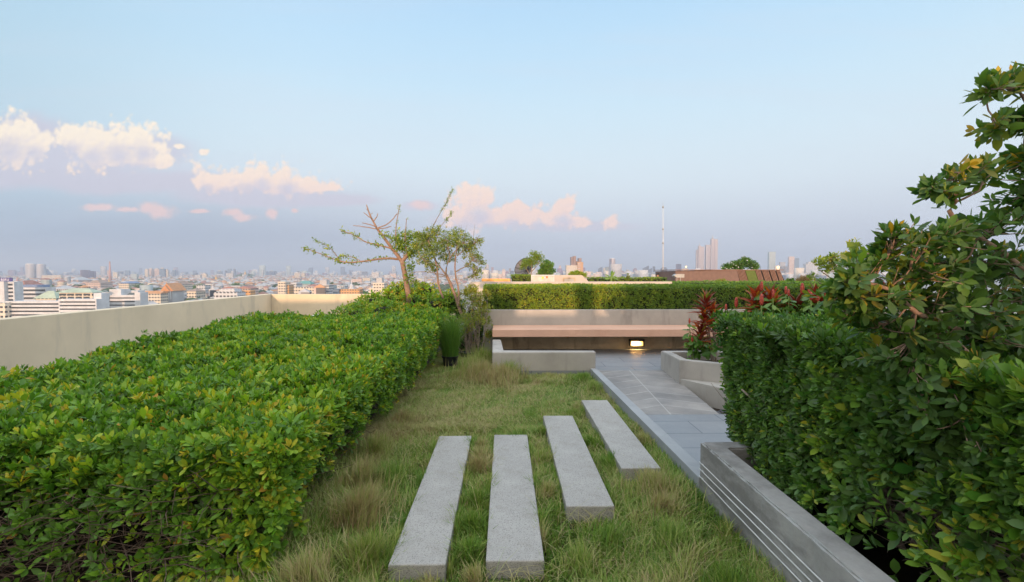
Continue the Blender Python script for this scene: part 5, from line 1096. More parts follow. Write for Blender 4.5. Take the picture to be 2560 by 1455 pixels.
def cyl(px0, px1, ytop, Y, fac, label, n=24):
    x0, x1 = wx(px0, Y), wx(px1, Y); zt = wz(ytop, Y); r_ = thing('round_tower', label, 'tower', ((x0 + x1) / 2, Y, GZ)); R = (x1 - x0) / 2
    bm = bmesh.new(); prism(bm, [((x0 + x1) / 2 + R * math.cos(2 * PI * k / n), Y + R + R * math.sin(2 * PI * k / n)) for k in range(n)], GZ, zt); bmobj('body', bm, FM[fac], r_)
    bm = bmesh.new(); prism(bm, [((x0 + x1) / 2 + R * .86 * math.cos(2 * PI * k / n), Y + R + R * .86 * math.sin(2 * PI * k / n)) for k in range(n)], zt, zt + R * .18); bmobj('cap', bm, RM['white'], r_); return r_
# --- skyline on the right, beyond the roof garden
SK = [(1208, 1216, 672, 3300, 'dkblue', 'dark tall hazy tower left edge of the right skyline', 'step'), (1215, 1222, 662, 3400, 'dkblue', 'slim blue-grey stepped tower just right of the leaning tree', 'box'), (1221, 1227, 677, 3100, 'white', 'short pale tower between two dark ones right of the leaning tree', None),
      (1228, 1234, 668, 3400, 'purple', 'narrow purple slab tower above the orange wall', None), (1234, 1243, 684, 3000, 'grey', 'low grey block right of the narrow purple slab', None), (1244, 1253, 678, 3200, 'blue', 'blue-grey slab above the right half of the orange wall', None), (1255, 1264, 674, 3300, 'pink', 'pinkish tower, first of a tight trio left of the dish', 'box'),
      (1265, 1271, 677, 3100, 'purple', 'middle tower of the tight trio left of the dish', None), (1272, 1278, 671, 3400, 'dkblue', 'tallest of the tight trio left of the dish', None), (1281, 1287, 677, 3000, 'blue', 'small teal tower right beside the dish', None),
      (1386, 1394, 680, 3000, 'pink', 'low pink block right of the dark rounded tree', None), (1397, 1403, 667, 3500, 'pink', 'slim pale tower with rounded top left of the brown tower cluster', 'step'), (1403, 1412, 676, 3300, 'purple', 'purple block at the foot of the slim pale tower', None), (1408, 1416, 679, 2900, 'white', 'small white block touching the brown cluster', None),
      (1458, 1465, 679, 3000, 'grey', 'small grey tower just right of the brown cluster', None), (1466, 1473, 677, 3200, 'purple', 'purple tower, second right of the brown cluster', None), (1474, 1481, 681, 2900, 'blue', 'low blue tower before the gap right of the brown cluster', None), (1483, 1492, 685, 3000, 'pink', 'lowest pink block in the gap left of the spired tower', None),
      (1496, 1506, 672, 3500, 'dkblue', 'dark tower with a pointed top left of the cream block', 'slant'), (1509, 1527, 670, 2800, 'cream', 'cream apartment tower left of the brown cylinder', 'box'), (1540, 1551, 672, 3300, 'blue', 'blue-grey tower hard right of the brown cylinder', 'box'), (1551, 1560, 677, 3100, 'purple', 'purple block, second right of the brown cylinder', None),
      (1562, 1570, 682, 2900, 'pink', 'low pink block behind the banana plant leaves', None), (1566, 1573, 674, 3600, 'grey', 'faint grey tower above the small conifer', None), (1583, 1593, 673, 3500, 'purple', 'hazy purple tower with a spire between conifer and white block', 'step'), (1574, 1585, 681, 2800, 'cream', 'small sunlit cream block right of the conifer', None),
      (1598, 1620, 678, 2700, 'white', 'wide white stepped apartment block with window grid', 'step'), (1608, 1622, 671, 3600, 'dkblue', 'slanted blue tower behind the wide white block', 'slant'), (1622, 1630, 674, 3300, 'dkblue', 'blue curved tower right of the wide white block', 'slant'), (1632, 1638, 666, 3500, 'dkblue', 'lone dark slim tower left of the antenna mast', None),
      (1634, 1652, 686, 2700, 'white', 'low white block left of the person', None), (1653, 1668, 671, 3200, 'dkblue', 'broad dark blue tower behind the antenna mast', 'step'), (1668, 1676, 682, 3000, 'blue', 'small blue tower right of the antenna mast', None), (1677, 1690, 677, 2800, 'white', 'white block beside the brown building corner', None), (1691, 1703, 660, 3000, 'purple', 'flat-topped purple tower above the brown building', None),
      (1706, 1720, 671, 2700, 'cream', 'sunlit cream tower with a bright glint above the brown building', None), (1922, 1938, 629, 2900, 'teal', 'tall pale slab tower with a slanted top right of the flowering tree', None), (1938, 1949, 664, 2700, 'cream', 'low cream tower with a bright glint at its corner', None), (1950, 1963, 655, 3100, 'grey', 'grey square tower between the slab and the blue glass block', None),
      (1953, 1970, 666, 2900, 'pink', 'pink block in front of the grey square tower', None), (1972, 1985, 641, 2800, 'pink', 'pink left half of the tall twin-coloured block', None), (1985, 1997, 645, 2805, 'blue', 'pale blue right half of the tall twin-coloured block', None), (1976, 1996, 687, 2500, 'white', 'small white house row at the foot of the twin-coloured block', None), (2014, 2046, 659, 2800, 'white', 'broad white tower with a grey dome left of the young tree', 'step'),
      (2075, 2094, 640, 3000, 'pink', 'stepped tower with an orange dome behind the young tree', 'dome'), (2168, 2184, 627, 2900, 'grey', 'grey stepped tower peeping left of the fig tree', 'step'), (1895, 1902, 664, 3500, 'blue', 'faint blue tower just right of the flowering tree', None)]
SPI = {1496: (0, 660), 1583: (0, 664), 1208: None, 2168: (.1, 600)}
for (a_, b_, yt, Y, fc, lab, cr_) in SK: tower(a_, b_, yt, Y, fc, lab, crown=cr_, group=None, spire=SPI.get(a_))
cyl(1524, 1540, 647, 2600, 'stripe', 'smooth brown-grey cylindrical tower with a flat top behind the banana plant')
# brown cluster
bc = thing('tower_cluster', 'brown and cream stepped tower cluster lit by the low sun above the kiosk', 'towers', (wx(1435, 1500), 1500, GZ))
for a_, b_, yt, fc, dy in ((1416, 1443, 663, 'cream', 0), (1429.5, 1435, 642, 'brown', 14), (1435, 1441, 639.5, 'brown', 8), (1441, 1448, 652, 'brown', 16), (1448, 1455, 645, 'brown', 10), (1443, 1457, 655, 'orange', -6)):
    box('tower_wing', wx(a_, 1500), wx(b_, 1500) - .05, 1500 + dy, 1528 + dy, GZ, wz(yt, 1500), FM[fc], bc)
for i in range(9): box('balcony', wx(1445, 1490), wx(1451, 1490), 1490.5, 1493.9, wz(659 + i * 4.4, 1490), wz(659 + i * 4.4, 1490) + 1.4, RM['white'], bc)
# riverside twin towers
Y = 2600
ra = thing('skyscraper', 'shorter of the two pale ribbed riverside skyscrapers, with a small spire', 'skyscraper', (wx(1751, Y), Y, GZ))
for a_, b_, yt, dy in ((1742, 1745.5, 624, 8), (1745.5, 1751.5, 614, 0), (1751.7, 1761, 616, 5)): box('tower_wing', wx(a_, Y), wx(b_, Y), Y + dy, Y + 13 + dy, GZ, wz(yt, Y), FM['stripe'], ra)
tubes('spire', [([Vector((wx(1749, Y), Y + 6, wz(614, Y))), Vector((wx(1749, Y), Y + 6, wz(606.5, Y)))], [2.5, .4])], RM['grey'], ra, 5)
rb = thing('skyscraper', 'taller pale ribbed riverside skyscraper with stepped shoulders and a needle spire', 'skyscraper', (wx(1780, Y), Y, GZ))
for a_, b_, yt, dy in ((1765, 1776.5, 611.5, 6), (1776.7, 1784.5, 596, 0), (1784.7, 1795, 597, 7)): box('tower_wing', wx(a_, Y), wx(b_, Y), Y + dy, Y + 14 + dy, GZ, wz(yt, Y), FM['stripe'], rb)
tubes('spire', [([Vector((wx(1781.5, Y), Y + 6, wz(596, Y))), Vector((wx(1781.5, Y), Y + 6, wz(585, Y)))], [3.5, .4])], RM['grey'], rb, 5)
# two added glowing discs painting sun glints off distant glass
M['glint'] = MT('glint_glow').fin((.9, .6, .3), .2); M['glint'].node_tree.nodes['Principled BSDF'].inputs['Emission Color'].default_value = (1, .55, .22, 1); M['glint'].node_tree.nodes['Principled BSDF'].inputs['Emission Strength'].default_value = 3.2
for px, py, Y, s_, lab in ((1715, 667, 2690, 5.0, 'glowing orange disc painting a sun glint at the top of a cream tower above the brown building'), (1945, 669, 2690, 8.5, 'large glowing orange disc painting a sun glint on a tower right of the flowering tree')):
    q = at(px, py, Y); bm = bmesh.new(); bmesh.ops.create_uvsphere(bm, u_segments=16, v_segments=10, radius=s_, matrix=Matrix.Translation(q) @ Matrix.Diagonal((1, .3, 1, 1))); tag(bmobj('sunset_flash', bm, M['glint'], smooth=True), lab, 'sun glint')

# --- left skyline and mid distance
for a_, b_, yt, lab in ((57, 79.5, 661, 'left one of the twin white ribbed round towers on the left horizon'), (86, 104.5, 662, 'right one of the twin white ribbed round towers on the left horizon')): cyl(a_, b_, yt, 2400, 'ribs', lab)
Y = 3000; wd_ = thing('wedge_building', 'dark purple triangular building right of the twin round towers', 'building', (wx(113, Y), Y, GZ)); poly_ext('body', [(107, 696), (107, 672), (120, 687), (121, 696)], Y, 30, FM['dkblue'], wd_)
LS = [(201, 222, 675, 2700, 'purple', 'left purple slab of a pair on the left horizon'), (223, 236, 678, 2750, 'purple', 'right shorter purple slab of a pair on the left horizon'), (105, 152, 688, 2300, 'cream', 'long low cream block right of the twin round towers'), (282, 293, 681, 2600, 'cream', 'small cream block right of the tall chimney'), (268, 273, 676, 2900, 'pink', 'thin pink block touching the chimney'),
      (312, 323, 676, 4300, 'blue', 'hazy blue tower between the chimney and the red-topped group'), (327, 342, 685, 2200, 'teal', 'pale teal block with a pitched top left of the red-topped group'), (362, 370, 674, 3000, 'cream', 'thin cream tower at the left of the red-topped group'), (370, 383, 673, 3050, 'pink', 'pink tower in the red-topped group, left one'), (384, 398, 673.5, 3050, 'pink', 'pink tower in the red-topped group, right one'),
      (398, 412, 672, 3000, 'blue', 'blue-grey tower at the right of the red-topped group'), (413, 420, 675, 3100, 'cream', 'thin pale tower right of the blue-grey one'), (431, 438, 675, 3500, 'blue', 'single slim hazy blue tower right of the red-topped group'), (487, 501, 687, 2300, 'white', 'white block on the horizon above the parapet middle'), (502, 516, 685, 2600, 'cream', 'cream block on the horizon, left of the hazy towers'),
      (541, 555, 678, 4600, 'blue', 'very hazy wide tower left of the dark-topped one'), (562, 566, 677, 4300, 'dkblue', 'thin hazy tower left of the white block'), (569, 578, 672, 4700, 'blue', 'tallest hazy tower in the middle of the left horizon'), (565, 583, 683, 2500, 'white', 'white block below the tallest hazy tower'), (584, 588, 673, 4300, 'dkblue', 'thin dark hazy tower right of the white block'),
      (650, 656, 678, 4600, 'blue', 'hazy blue tower right of the golden spire'), (655, 657.5, 676, 3500, 'white', 'needle-thin white tower on the horizon'), (664, 671, 679, 4700, 'blue', 'hazy tower, middle of a row right of the golden spire'), (673, 684, 678, 4800, 'dkblue', 'hazy tower, right end of a row right of the golden spire'), (690, 704, 684, 4200, 'grey', 'broad hazy grey block left of the beige building'),
      (736, 748, 683, 2700, 'cream', 'beige slab building with a white lift shaft, left wing'), (751, 762, 684, 2700, 'cream', 'beige slab building with a white lift shaft, right wing'), (748, 751, 681, 2690, 'white', 'white lift shaft between two beige wings'), (841, 843, 682, 4000, 'grey', 'pencil-thin hazy tower above the stupa'), (905, 918, 679, 4300, 'dkblue', 'hazy blue tower above the white stupa'), (886, 903, 680, 4700, 'blue', 'wide faint tower left of the hazy blue one'),
      (929, 947, 681, 1900, 'white', 'white and pink apartment tower left of the pruned tree'), (942, 954, 694, 1850, 'dkblue', 'dark blue low block at the foot of the apartment tower'), (878, 904, 697, 1500, 'pink', 'pinkish long office block behind the stupa'), (905, 925, 695, 1600, 'cream', 'cream block between the pinkish office and the apartment tower'), (960, 975, 687, 2300, 'white', 'white block just left of the pruned tree trunk'), (975, 990, 684, 2500, 'pink', 'pink block touching the pruned tree trunk')]
for (a_, b_, yt, Y, fc, lab) in LS: tower(a_, b_, yt, Y, fc, lab, crown=random.choice([None, 'box']), dep=25)
Y = 1900; ch = thing('chimney', 'very tall slender pinkish chimney tower on the left horizon', 'chimney', (wx(275.5, Y), Y, GZ)); M['pinkstone'] = plain('pink_stone', (.42, .27, .26), .8)
tubes('shaft', [([Vector((wx(275.5, Y), Y, GZ)), Vector((wx(275.5, Y), Y, wz(656, Y)))], [5.2, 2.2])], M['pinkstone'], ch, 12); tubes('cap', [([Vector((wx(275.5, Y), Y, wz(656, Y))), Vector((wx(275.5, Y), Y, wz(653, Y)))], [3, .6])], M['pinkstone'], ch, 10)
def stupa(px, ytop, ybase, Y, mat, label):
    h = (ybase - ytop) / F * Y; c = Vector((wx(px, Y), Y, wz(ybase, Y))); prof = [(.30, 0), (.30, .10), (.22, .12), (.20, .25), (.22, .30), (.19, .42), (.08, .50), (.06, .55), (.045, .8), (.01, 1)]
    t_ = thing('stupa', label, 'stupa', (c.x, Y, GZ)); tubes('bell_spire', [([c + Vector((0, 0, h * z)) for _, z in prof], [h * r for r, _ in prof])], mat, t_, 16)
    box('terrace', c.x - h * .4, c.x + h * .4, Y - h * .4, Y + h * .4, GZ, c.z, RM['white'], t_); return t_
stupa(878.5, 700, 722, 800, RM['white'], 'white bell-shaped stupa with a needle spire, left of the pruned tree')
M['gold'] = plain('gold', (.55, .34, .10), .4); stupa(613, 674, 686, 3400, M['gold'], 'hazy golden spire on a hill on the left horizon'); stupa(272, 696, 707, 1100, M['gold'], 'small golden spire below the chimney'); stupa(43, 691, 702, 1300, M['pinkstone'], 'small cream spire left of the twin round towers')
stupa(531, 709, 721, 900, RM['white'], 'small pale spire above the parapet, centre left'); stupa(540, 686, 699, 1900, M['gold'], 'small golden spire before the horizon, centre left')
def hill(px, py, Y, rx, h, name='wooded_hill'):
    c = Vector((wx(px, Y), Y, GZ)); bm = bmesh.new(); bmesh.ops.create_icosphere(bm, subdivisions=3, radius=1, matrix=Matrix.Translation(c) @ Matrix.Diagonal((rx, rx, h, 1))); o = bmobj(name, bm, M['canopy'], smooth=True); return structure(o)
t = MT('tree_canopy'); a = t.ramp(t.noise(.35, 6, .7), [(.35, (.022, .045, .018)), (.65, (.07, .11, .03))]); M['canopy'] = t.fin(a, .95); hill(613, 690, 3450, 70, GZ * -1 - 8)

# pitched / hipped generic house
def hip(bm, x0, x1, y0, y1, z0, h, ov=.6, ridge=.5):
    x0 -= ov; x1 += ov; y0 -= ov; y1 += ov; cx, cy = (x0 + x1) / 2, (y0 + y1) / 2
    if x1 - x0 > y1 - y0: r = (x1 - x0) * ridge / 2; R0, R1 = (cx - r, cy), (cx + r, cy)
    else: r = (y1 - y0) * ridge / 2; R0, R1 = (cx, cy - r), (cx, cy + r)
    vs = [bm.verts.new(p) for p in ((x0, y0, z0), (x1, y0, z0), (x1, y1, z0), (x0, y1, z0), (R0[0], R0[1], z0 + h), (R1[0], R1[1], z0 + h))]
    if x1 - x0 > y1 - y0: F_ = ((0, 1, 5, 4), (2, 3, 4, 5), (1, 2, 5), (3, 0, 4), (3, 2, 1, 0))
    else: F_ = ((0, 1, 4), (2, 3, 5), (1, 2, 5, 4), (3, 0, 4, 5), (3, 2, 1, 0))
    for f in F_: bm.faces.new([vs[i] for i in f])
def roofed(name, label, px0, px1, ywall, yroof, Y, dep, fac, roof, ridge=.5, ov=.8, cat='building'):
    x0, x1 = wx(px0, Y), wx(px1, Y); t_ = thing(name, label, cat, ((x0 + x1) / 2, Y, GZ)); zw = wz(ywall, Y); box('body', x0, x1, Y, Y + dep, GZ, zw, FM[fac], t_)
    bm = bmesh.new(); hip(bm, x0, x1, Y, Y + dep, zw + .02, wz(yroof, Y) - zw, ov, ridge); bmobj('roof', bm, RM[roof], t_); return t_
# university buildings, lower left: real floor slabs, parapet bands and dark galleries
def banded(t_, px0, px1, ytop, ybot, Y, dep, nfl, mat=None, glass=None, gap=.42, cols=0, roofm=None):
    x0, x1 = wx(px0, Y), wx(px1, Y); zt, zb = wz(ytop, Y), wz(ybot, Y); fh = (zt - zb) / nfl; mat = mat or RM['white']
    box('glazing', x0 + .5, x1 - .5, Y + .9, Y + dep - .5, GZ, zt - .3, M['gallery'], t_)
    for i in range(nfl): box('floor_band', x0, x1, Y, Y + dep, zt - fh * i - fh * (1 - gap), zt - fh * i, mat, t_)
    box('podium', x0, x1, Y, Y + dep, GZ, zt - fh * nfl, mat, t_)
    if cols:
        for k in range(cols + 1): cx = x0 + (x1 - x0) * k / cols; box('column', cx - .45, cx + .45, Y + .1, Y + .8, zb, zt - .1, mat, t_)
    box('end_wall', x1 - .02, x1 + .8, Y - .02, Y + dep + .02, GZ, zt + .02, mat, t_); box('end_wall', x0 - .8, x0 + .02, Y - .02, Y + dep + .02, GZ, zt + .02, mat, t_)
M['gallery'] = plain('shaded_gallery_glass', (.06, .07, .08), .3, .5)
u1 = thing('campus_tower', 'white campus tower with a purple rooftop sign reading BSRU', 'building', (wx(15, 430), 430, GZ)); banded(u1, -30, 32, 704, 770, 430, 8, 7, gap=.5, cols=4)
box('stair_tower', wx(-30, 428), wx(12, 428), 427, 429.9, GZ, wz(703, 428), RM['white'], u1)
sg = bxp('sign_board', -4, 30, 694.5, 703.5, 429, .6, plain('sign_purple', (.06, .05, .22), .5), u1)
cu = bpy.data.curves.new('sign_letters', 'FONT'); cu.body = 'BSRU'; cu.size = 2.75; cu.extrude = .05; cu.space_character = 1.15; M['letter'] = plain('letter_white', (.85, .85, .9), .5)
tmp = bpy.data.objects.new('tmp', cu); COL.objects.link(tmp); bpy.context.view_layer.update(); dgm = bpy.data.meshes.new_from_object(tmp.evaluated_get(bpy.context.evaluated_depsgraph_get())); bpy.data.objects.remove(tmp)
dgm.name = 'sign_letters'; lt_ = link('sign_letters', dgm, M['letter']); lt_.parent = sg; q = at(2.0, 701.8, 428.9); lt_.location = (q.x, q.y, q.z); lt_.rotation_euler = (PI / 2, 0, 0)
u2 = thing('campus_wing', 'white campus wing with a blue sheet roof behind the sign tower', 'building', (wx(75, 470), 470, GZ)); banded(u2, 33, 112, 718, 776, 470, 10, 6, gap=.5)
bxp('blue_roof', 33, 106, 712, 718, 472, 8, RM['blue'], u2); bm = bmesh.new(); hip(bm, wx(33, 500), wx(62, 500), 500, 520, wz(713, 500), 5); bmobj('red_roof', bm, RM['red'], u2)
roofed('pavilion_block', 'lower pale green hipped roof pavilion on the white campus', 88, 138, 745, 727, 400, 9, 'cream', 'green', .25, 1.5)
u3 = roofed('campus_block', 'cream campus block with open galleries under a large pale green hipped roof', 146, 230, 731, 720.5, 385, 9, 'cream', 'green', .42, 1.6)
for k, yy in enumerate((737.5, 745)):
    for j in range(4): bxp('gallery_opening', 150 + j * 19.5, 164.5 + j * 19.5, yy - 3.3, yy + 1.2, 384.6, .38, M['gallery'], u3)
u4 = thing('campus_gallery', 'long white curved campus building with stacked blue-shadowed galleries along the parapet', 'building', (wx(120, 350), 350, GZ)); banded(u4, 13, 146, 752, 806, 350, 9, 6, gap=.45); banded(u4, 146.5, 236, 747, 800, 346, 8, 6, gap=.40)
bxp('stair_block', 236, 253, 733, 800, 352, 7, RM['white'], u4); bxp('cream_end', -20, 12.5, 757, 815, 346, 16, FM['cream'], u4)
u5 = thing('campus_annex', 'white campus annex with dark roof panels at the right end of the campus', 'building', (wx(300, 400), 400, GZ)); banded(u5, 254, 338, 737, 790, 400, 9, 6, gap=.35)
bxp('lift_tower', 275, 302, 723, 790, 402, 10, RM['white'], u5); bxp('end_block', 338, 350, 731, 790, 399, 9, RM['white'], u5); bxp('upper_block', 302, 345, 726.5, 737, 412, 8, RM['white'], u5)
bm = bmesh.new(); hip(bm, wx(302, 398), wx(336, 398), 401, 411, wz(741, 400), 3.0, 0, .9); bmobj('dark_roof', bm, RM['dark'], u5); bm = bmesh.new(); hip(bm, wx(254, 398), wx(280, 398), 401, 411, wz(743.5, 400), 2.8, 0, .5); bmobj('dark_roof', bm, RM['dark'], u5)
# temple hall
Y = 560; th_ = thing('temple_hall', 'orange gabled temple hall with white columns in the middle of the left city view', 'temple', (wx(422, Y), Y, GZ))
x0, x1 = wx(401, Y), wx(430, Y); box('hall', x0 + 1, x1 - 1, Y + 1, Y + 22, GZ, wz(727, Y), RM['white'], th_)
def gable(bm, x0, x1, y0, y1, z0, h):
    cx = (x0 + x1) / 2; vs = [bm.verts.new(p) for p in ((x0, y0, z0), (x1, y0, z0), (cx, y0, z0 + h), (x0, y1, z0), (x1, y1, z0), (cx, y1, z0 + h))]
    for f in ((0, 1, 2), (5, 4, 3), (0, 2, 5, 3), (1, 4, 5, 2), (0, 3, 4, 1)): bm.faces.new([vs[i] for i in f])
bm = bmesh.new(); gable(bm, x0 - 1, x1 + 1, Y, Y + 24, wz(727, Y), wz(708, Y) - wz(727, Y)); bmobj('roof', bm, RM['orange'], th_)
bm = bmesh.new(); gable(bm, x0 + 1.2, x1 - 1.2, Y - 3, Y + 10, wz(728, Y), wz(713, Y) - wz(728, Y)); bmobj('porch_roof', bm, RM['orange'], th_)
for k in range(7): cx = x0 + 1 + (x1 - x0 - 2) * k / 6; tubes('column', [([Vector((cx, Y - 2, GZ)), Vector((cx, Y - 2, wz(727.5, Y)))], [.45, .4])], RM['white'], th_, 6)
tubes('finial', [([Vector(((x0 + x1) / 2, Y, wz(708, Y))), Vector(((x0 + x1) / 2, Y, wz(704.5, Y)))], [.5, .1])], M['gold'], th_, 5)
roofed('temple_gallery', 'long low building with a glowing orange tiled roof left of the temple hall', 342, 400, 733, 727, 540, 12, 'cream', 'orange', .95)
roofed('temple_hall', 'temple hall with a large brown-red tiled roof behind the orange one', 424, 447, 711, 702, 700, 30, 'cream', 'brown', .5)
roofed('temple_hall', 'hall with a deep blue tiled roof below the chimney', 296, 321, 708, 703.5, 900, 30, 'cream', 'blue', .8)
roofed('temple_hall', 'wide gold-trimmed brown roofed hall left of the blue roof', 214, 250, 707, 699.5, 950, 30, 'pink', 'brown', .4)
roofed('sports_hall', 'broad hall with a pale curved roof under the horizon', 171, 195, 700, 692.5, 1500, 50, 'pink', 'grey', .4)
roofed('shingle_hall', 'small tan hipped roof right of the temple hall', 466, 489, 728, 721, 560, 18, 'cream', 'brown', .1)
# mid distance blocks above the end of the parapet
tower(694, 713, 704, 620, 'cream', 'sunlit yellow-cream apartment block with orange balconies above the parapet corner', dep=14, crown=None); tower(713, 722, 712.5, 625, 'orange', 'orange-banded lower wing right of the yellow-cream block', dep=14)
tower(727, 741, 707, 700, 'white', 'pale windowless block left of the teal roofed one', dep=20); roofed('office_block', 'pale teal office with a green hipped roof', 741, 776, 709.5, 702, 820, 20, 'teal', 'teal', .5)
roofed('office_block', 'wide cream building with a terracotta pyramid roof', 762, 796, 716.5, 710.5, 600, 16, 'cream', 'red', .1); tower(734, 790, 717.5, 560, 'cream', 'long low cream building in front of the terracotta roof', dep=14)
tower(788, 822, 712, 620, 'white_band', 'white office block with dark horizontal window bands', dep=18, crown='box'); tower(820, 831, 713, 640, 'teal', 'pale blue-white slab touching the banded office', dep=16); tower(831, 846, 722, 600, 'blue', 'low blue-fronted building between the office and the orange hall', dep=14); tower(831, 862, 714, 700, 'white', 'white terrace block behind the low blue front', dep=14)
tower(848, 898, 723, 560, 'orange', 'long orange arcaded building left of the white cube block', dep=14); tower(932, 960, 707, 560, 'cream', 'cream cube-shaped block with few windows at the end of the parapet', dep=16, crown='box'); tower(921, 933, 719, 565, 'cream', 'lower shoulder of the cream cube-shaped block', dep=14)
tower(490, 512, 712.5, 640, 'white', 'small white block with two dark slots, centre left', dep=12); tower(533, 592, 730, 430, 'white', 'bright white stepped building just above the parapet edge', dep=14, crown='step'); tower(560, 600, 714, 660, 'grey', 'long dark-windowed hall, centre left', dep=14); roofed('market_hall', 'long brown-red roofed hall behind the white stepped building', 590, 625, 721, 715, 600, 20, 'pink', 'red', .8)
tower(602, 625, 726, 500, 'orange', 'low orange-roofed shop row above the parapet', dep=10)

# --- generic low-rise city: archetypes copied one by one, farther ones merged
rc = random.Random(5)
ARCH = []
WN = {'white': 'white', 'cream': 'cream', 'pink': 'pinkish', 'grey': 'grey', 'teal': 'pale blue', 'orange': 'orange'}
for fac in ('white', 'cream', 'white', 'grey', 'teal', 'pink'):
    for roof in ('red', 'grey', 'brown', 'orange', 'flat', 'white', 'flat', 'white', 'grey'): ARCH.append((fac, roof))
arch_me = {}
def archmesh(i):
    if i in arch_me: return arch_me[i]
    fac, roof = ARCH[i]; bm = bmesh.new(); bxx(bm, -.5, .5, -.5, .5, 0, 1); a = bpy.data.meshes.new('body'); bm.to_mesh(a); bm.free(); a.materials.append(FM[fac])
    bm = bmesh.new()
    if roof in ('flat', 'white'): bxx(bm, -.2, .25, -.3, .2, 0, .25); bxx(bm, -.52, .52, -.52, .52, .0005, .05)
    else: hip(bm, -.5, .5, -.5, .5, 0, .42, .06, .5)
    b = bpy.data.meshes.new('roof'); bmesh.ops.recalc_face_normals(bm, faces=bm.faces[:]); bm.to_mesh(b); bm.free(); b.materials.append(RM['grey'] if roof == 'flat' else RM[roof]); arch_me[i] = (a, b); return arch_me[i]
LAND = [(0, 120, 'behind the sign tower'), (120, 240, 'beyond the green roofed campus'), (240, 300, 'near the chimney'), (300, 400, 'left of the temple hall'), (400, 480, 'around the temple hall'), (480, 560, 'left of the white stepped building'), (560, 640, 'behind the white stepped building'), (640, 700, 'left of the yellow-cream block'), (700, 800, 'around the terracotta roof'), (800, 880, 'left of the white stupa'), (880, 1100, 'right of the white stupa')]
spots = []
occ = [(-80, 360, 300, 540), (340, 450, 520, 620), (690, 965, 540, 700), (530, 600, 420, 450)]
def blocked(px, Y):
    return any(a <= px <= b and c <= Y <= d for a, b, c, d in occ)
Y = 470.0; individuals = []; far_ = []
while Y < 5200:
    step = 10 + Y * .022; pxw = F / Y
    px = -60.0
    while px < 1240:
        wpx = rc.uniform(6.5, 16) * (1 + (rc.random() < .12) * 1.6); px += wpx * pxw * rc.uniform(1.0, 1.5)
        yy = Y + rc.uniform(-.4, .4) * step
        if blocked(px, yy) or rc.random() < .10: continue
        if wz(0, 1) and px > 1010 and yy < 1400: continue
        h = rc.choice([5, 6, 7, 8, 9, 11]) * rc.uniform(.8, 1.15); 
        if rc.random() < .05: h *= rc.uniform(1.5, 2.3)
        spots.append((px, yy, wpx, rc.uniform(7, 12), h, rc.randrange(len(ARCH)), rc.uniform(-.5, .5)))
    Y += step
vis = [s for s in spots if s[1] > 440]
vis.sort(key=lambda s: s[1])
NEARN = 285; cnt = {}
fv, ff, fc_, fm = [], [], [], []
for i, s in enumerate(vis):
    px, yy, wpx, dp, h, ai, rz = s; x = wx(px, yy)
    if i < NEARN:
        fac, roof = ARCH[ai]; land = next((l for a, b, l in LAND if a <= px < b), 'far left')
        rowd = 'nearer' if yy < 640 else 'mid-distance' if yy < 820 else 'far'; size = 'long' if wpx > 18 else 'tall' if h > 13 else 'small'
        rn_ = {'red': 'red tiled roof', 'grey': 'grey hipped roof', 'brown': 'brown roof', 'orange': 'orange roof', 'flat': 'flat grey roof', 'white': 'flat white roof'}[roof]
        lab = f'{size} {rowd} {WN[fac]} house with {rn_}, {land}'
        a, b = archmesh(ai); t_ = thing('city_house', lab, 'house', (x, yy, GZ), 'low houses of the city'); t_.rotation_euler = (0, 0, rz)
        o = bpy.data.objects.new('body', a); COL.objects.link(o); o.parent = t_; o.scale = (wpx, dp, h)
        o = bpy.data.objects.new('roof', b); COL.objects.link(o); o.parent = t_; o.scale = (wpx, dp, min(dp, 9)); o.location = (0, 0, h)
    else: far_.append(s)
mats = [FM['white'], FM['cream'], FM['pink'], FM['grey'], FM['teal'], RM['red'], RM['grey'], RM['brown'], RM['orange'], RM['grey'], RM['white']]
fidx = {'white': 0, 'cream': 1, 'pink': 2, 'grey': 3, 'teal': 4}; ridx = {'red': 5, 'grey': 6, 'brown': 7, 'orange': 8, 'flat': 9, 'white': 10}
for s in far_:
    px, yy, wpx, dp, h, ai, rz = s; x = wx(px, yy); fac, roof = ARCH[ai]; k = len(fv); c_, s_ = math.cos(rz), math.sin(rz)
    def add(vs): 
        for (a, b, z) in vs: fv.append((x + a * c_ - b * s_, yy + a * s_ + b * c_, z))
    w2, d2 = wpx / 2, dp / 2; zt = GZ + h
    add([(-w2, -d2, GZ), (w2, -d2, GZ), (w2, d2, GZ), (-w2, d2, GZ), (-w2, -d2, zt), (w2, -d2, zt), (w2, d2, zt), (-w2, d2, zt)])
    for f in ((0, 1, 5, 4), (1, 2, 6, 5), (2, 3, 7, 6), (3, 0, 4, 7)): ff += [k + q for q in f]; fc_.append(4); fm.append(fidx[fac])
    if roof in ('flat', 'white'): ff += [k + 4, k + 5, k + 6, k + 7]; fc_.append(4); fm.append(ridx[roof])
    else:
        k2 = len(fv); r = .25 * wpx; add([(-w2 - .6, -d2 - .6, zt), (w2 + .6, -d2 - .6, zt), (w2 + .6, d2 + .6, zt), (-w2 - .6, d2 + .6, zt), (-r, 0, zt + 3.6), (r, 0, zt + 3.6)])
        for f in ((0, 1, 5, 4), (2, 3, 4, 5), (1, 2, 5), (3, 0, 4)): ff += [k2 + q for q in f]; fc_.append(len(f)); fm.append(ridx[roof])
o = mesh_np('far_houses', np.array(fv), ff, fc_); [o.data.materials.append(m_) for m_ in mats]; o.data.polygons.foreach_set('material_index', fm); tag(o, kind='stuff')
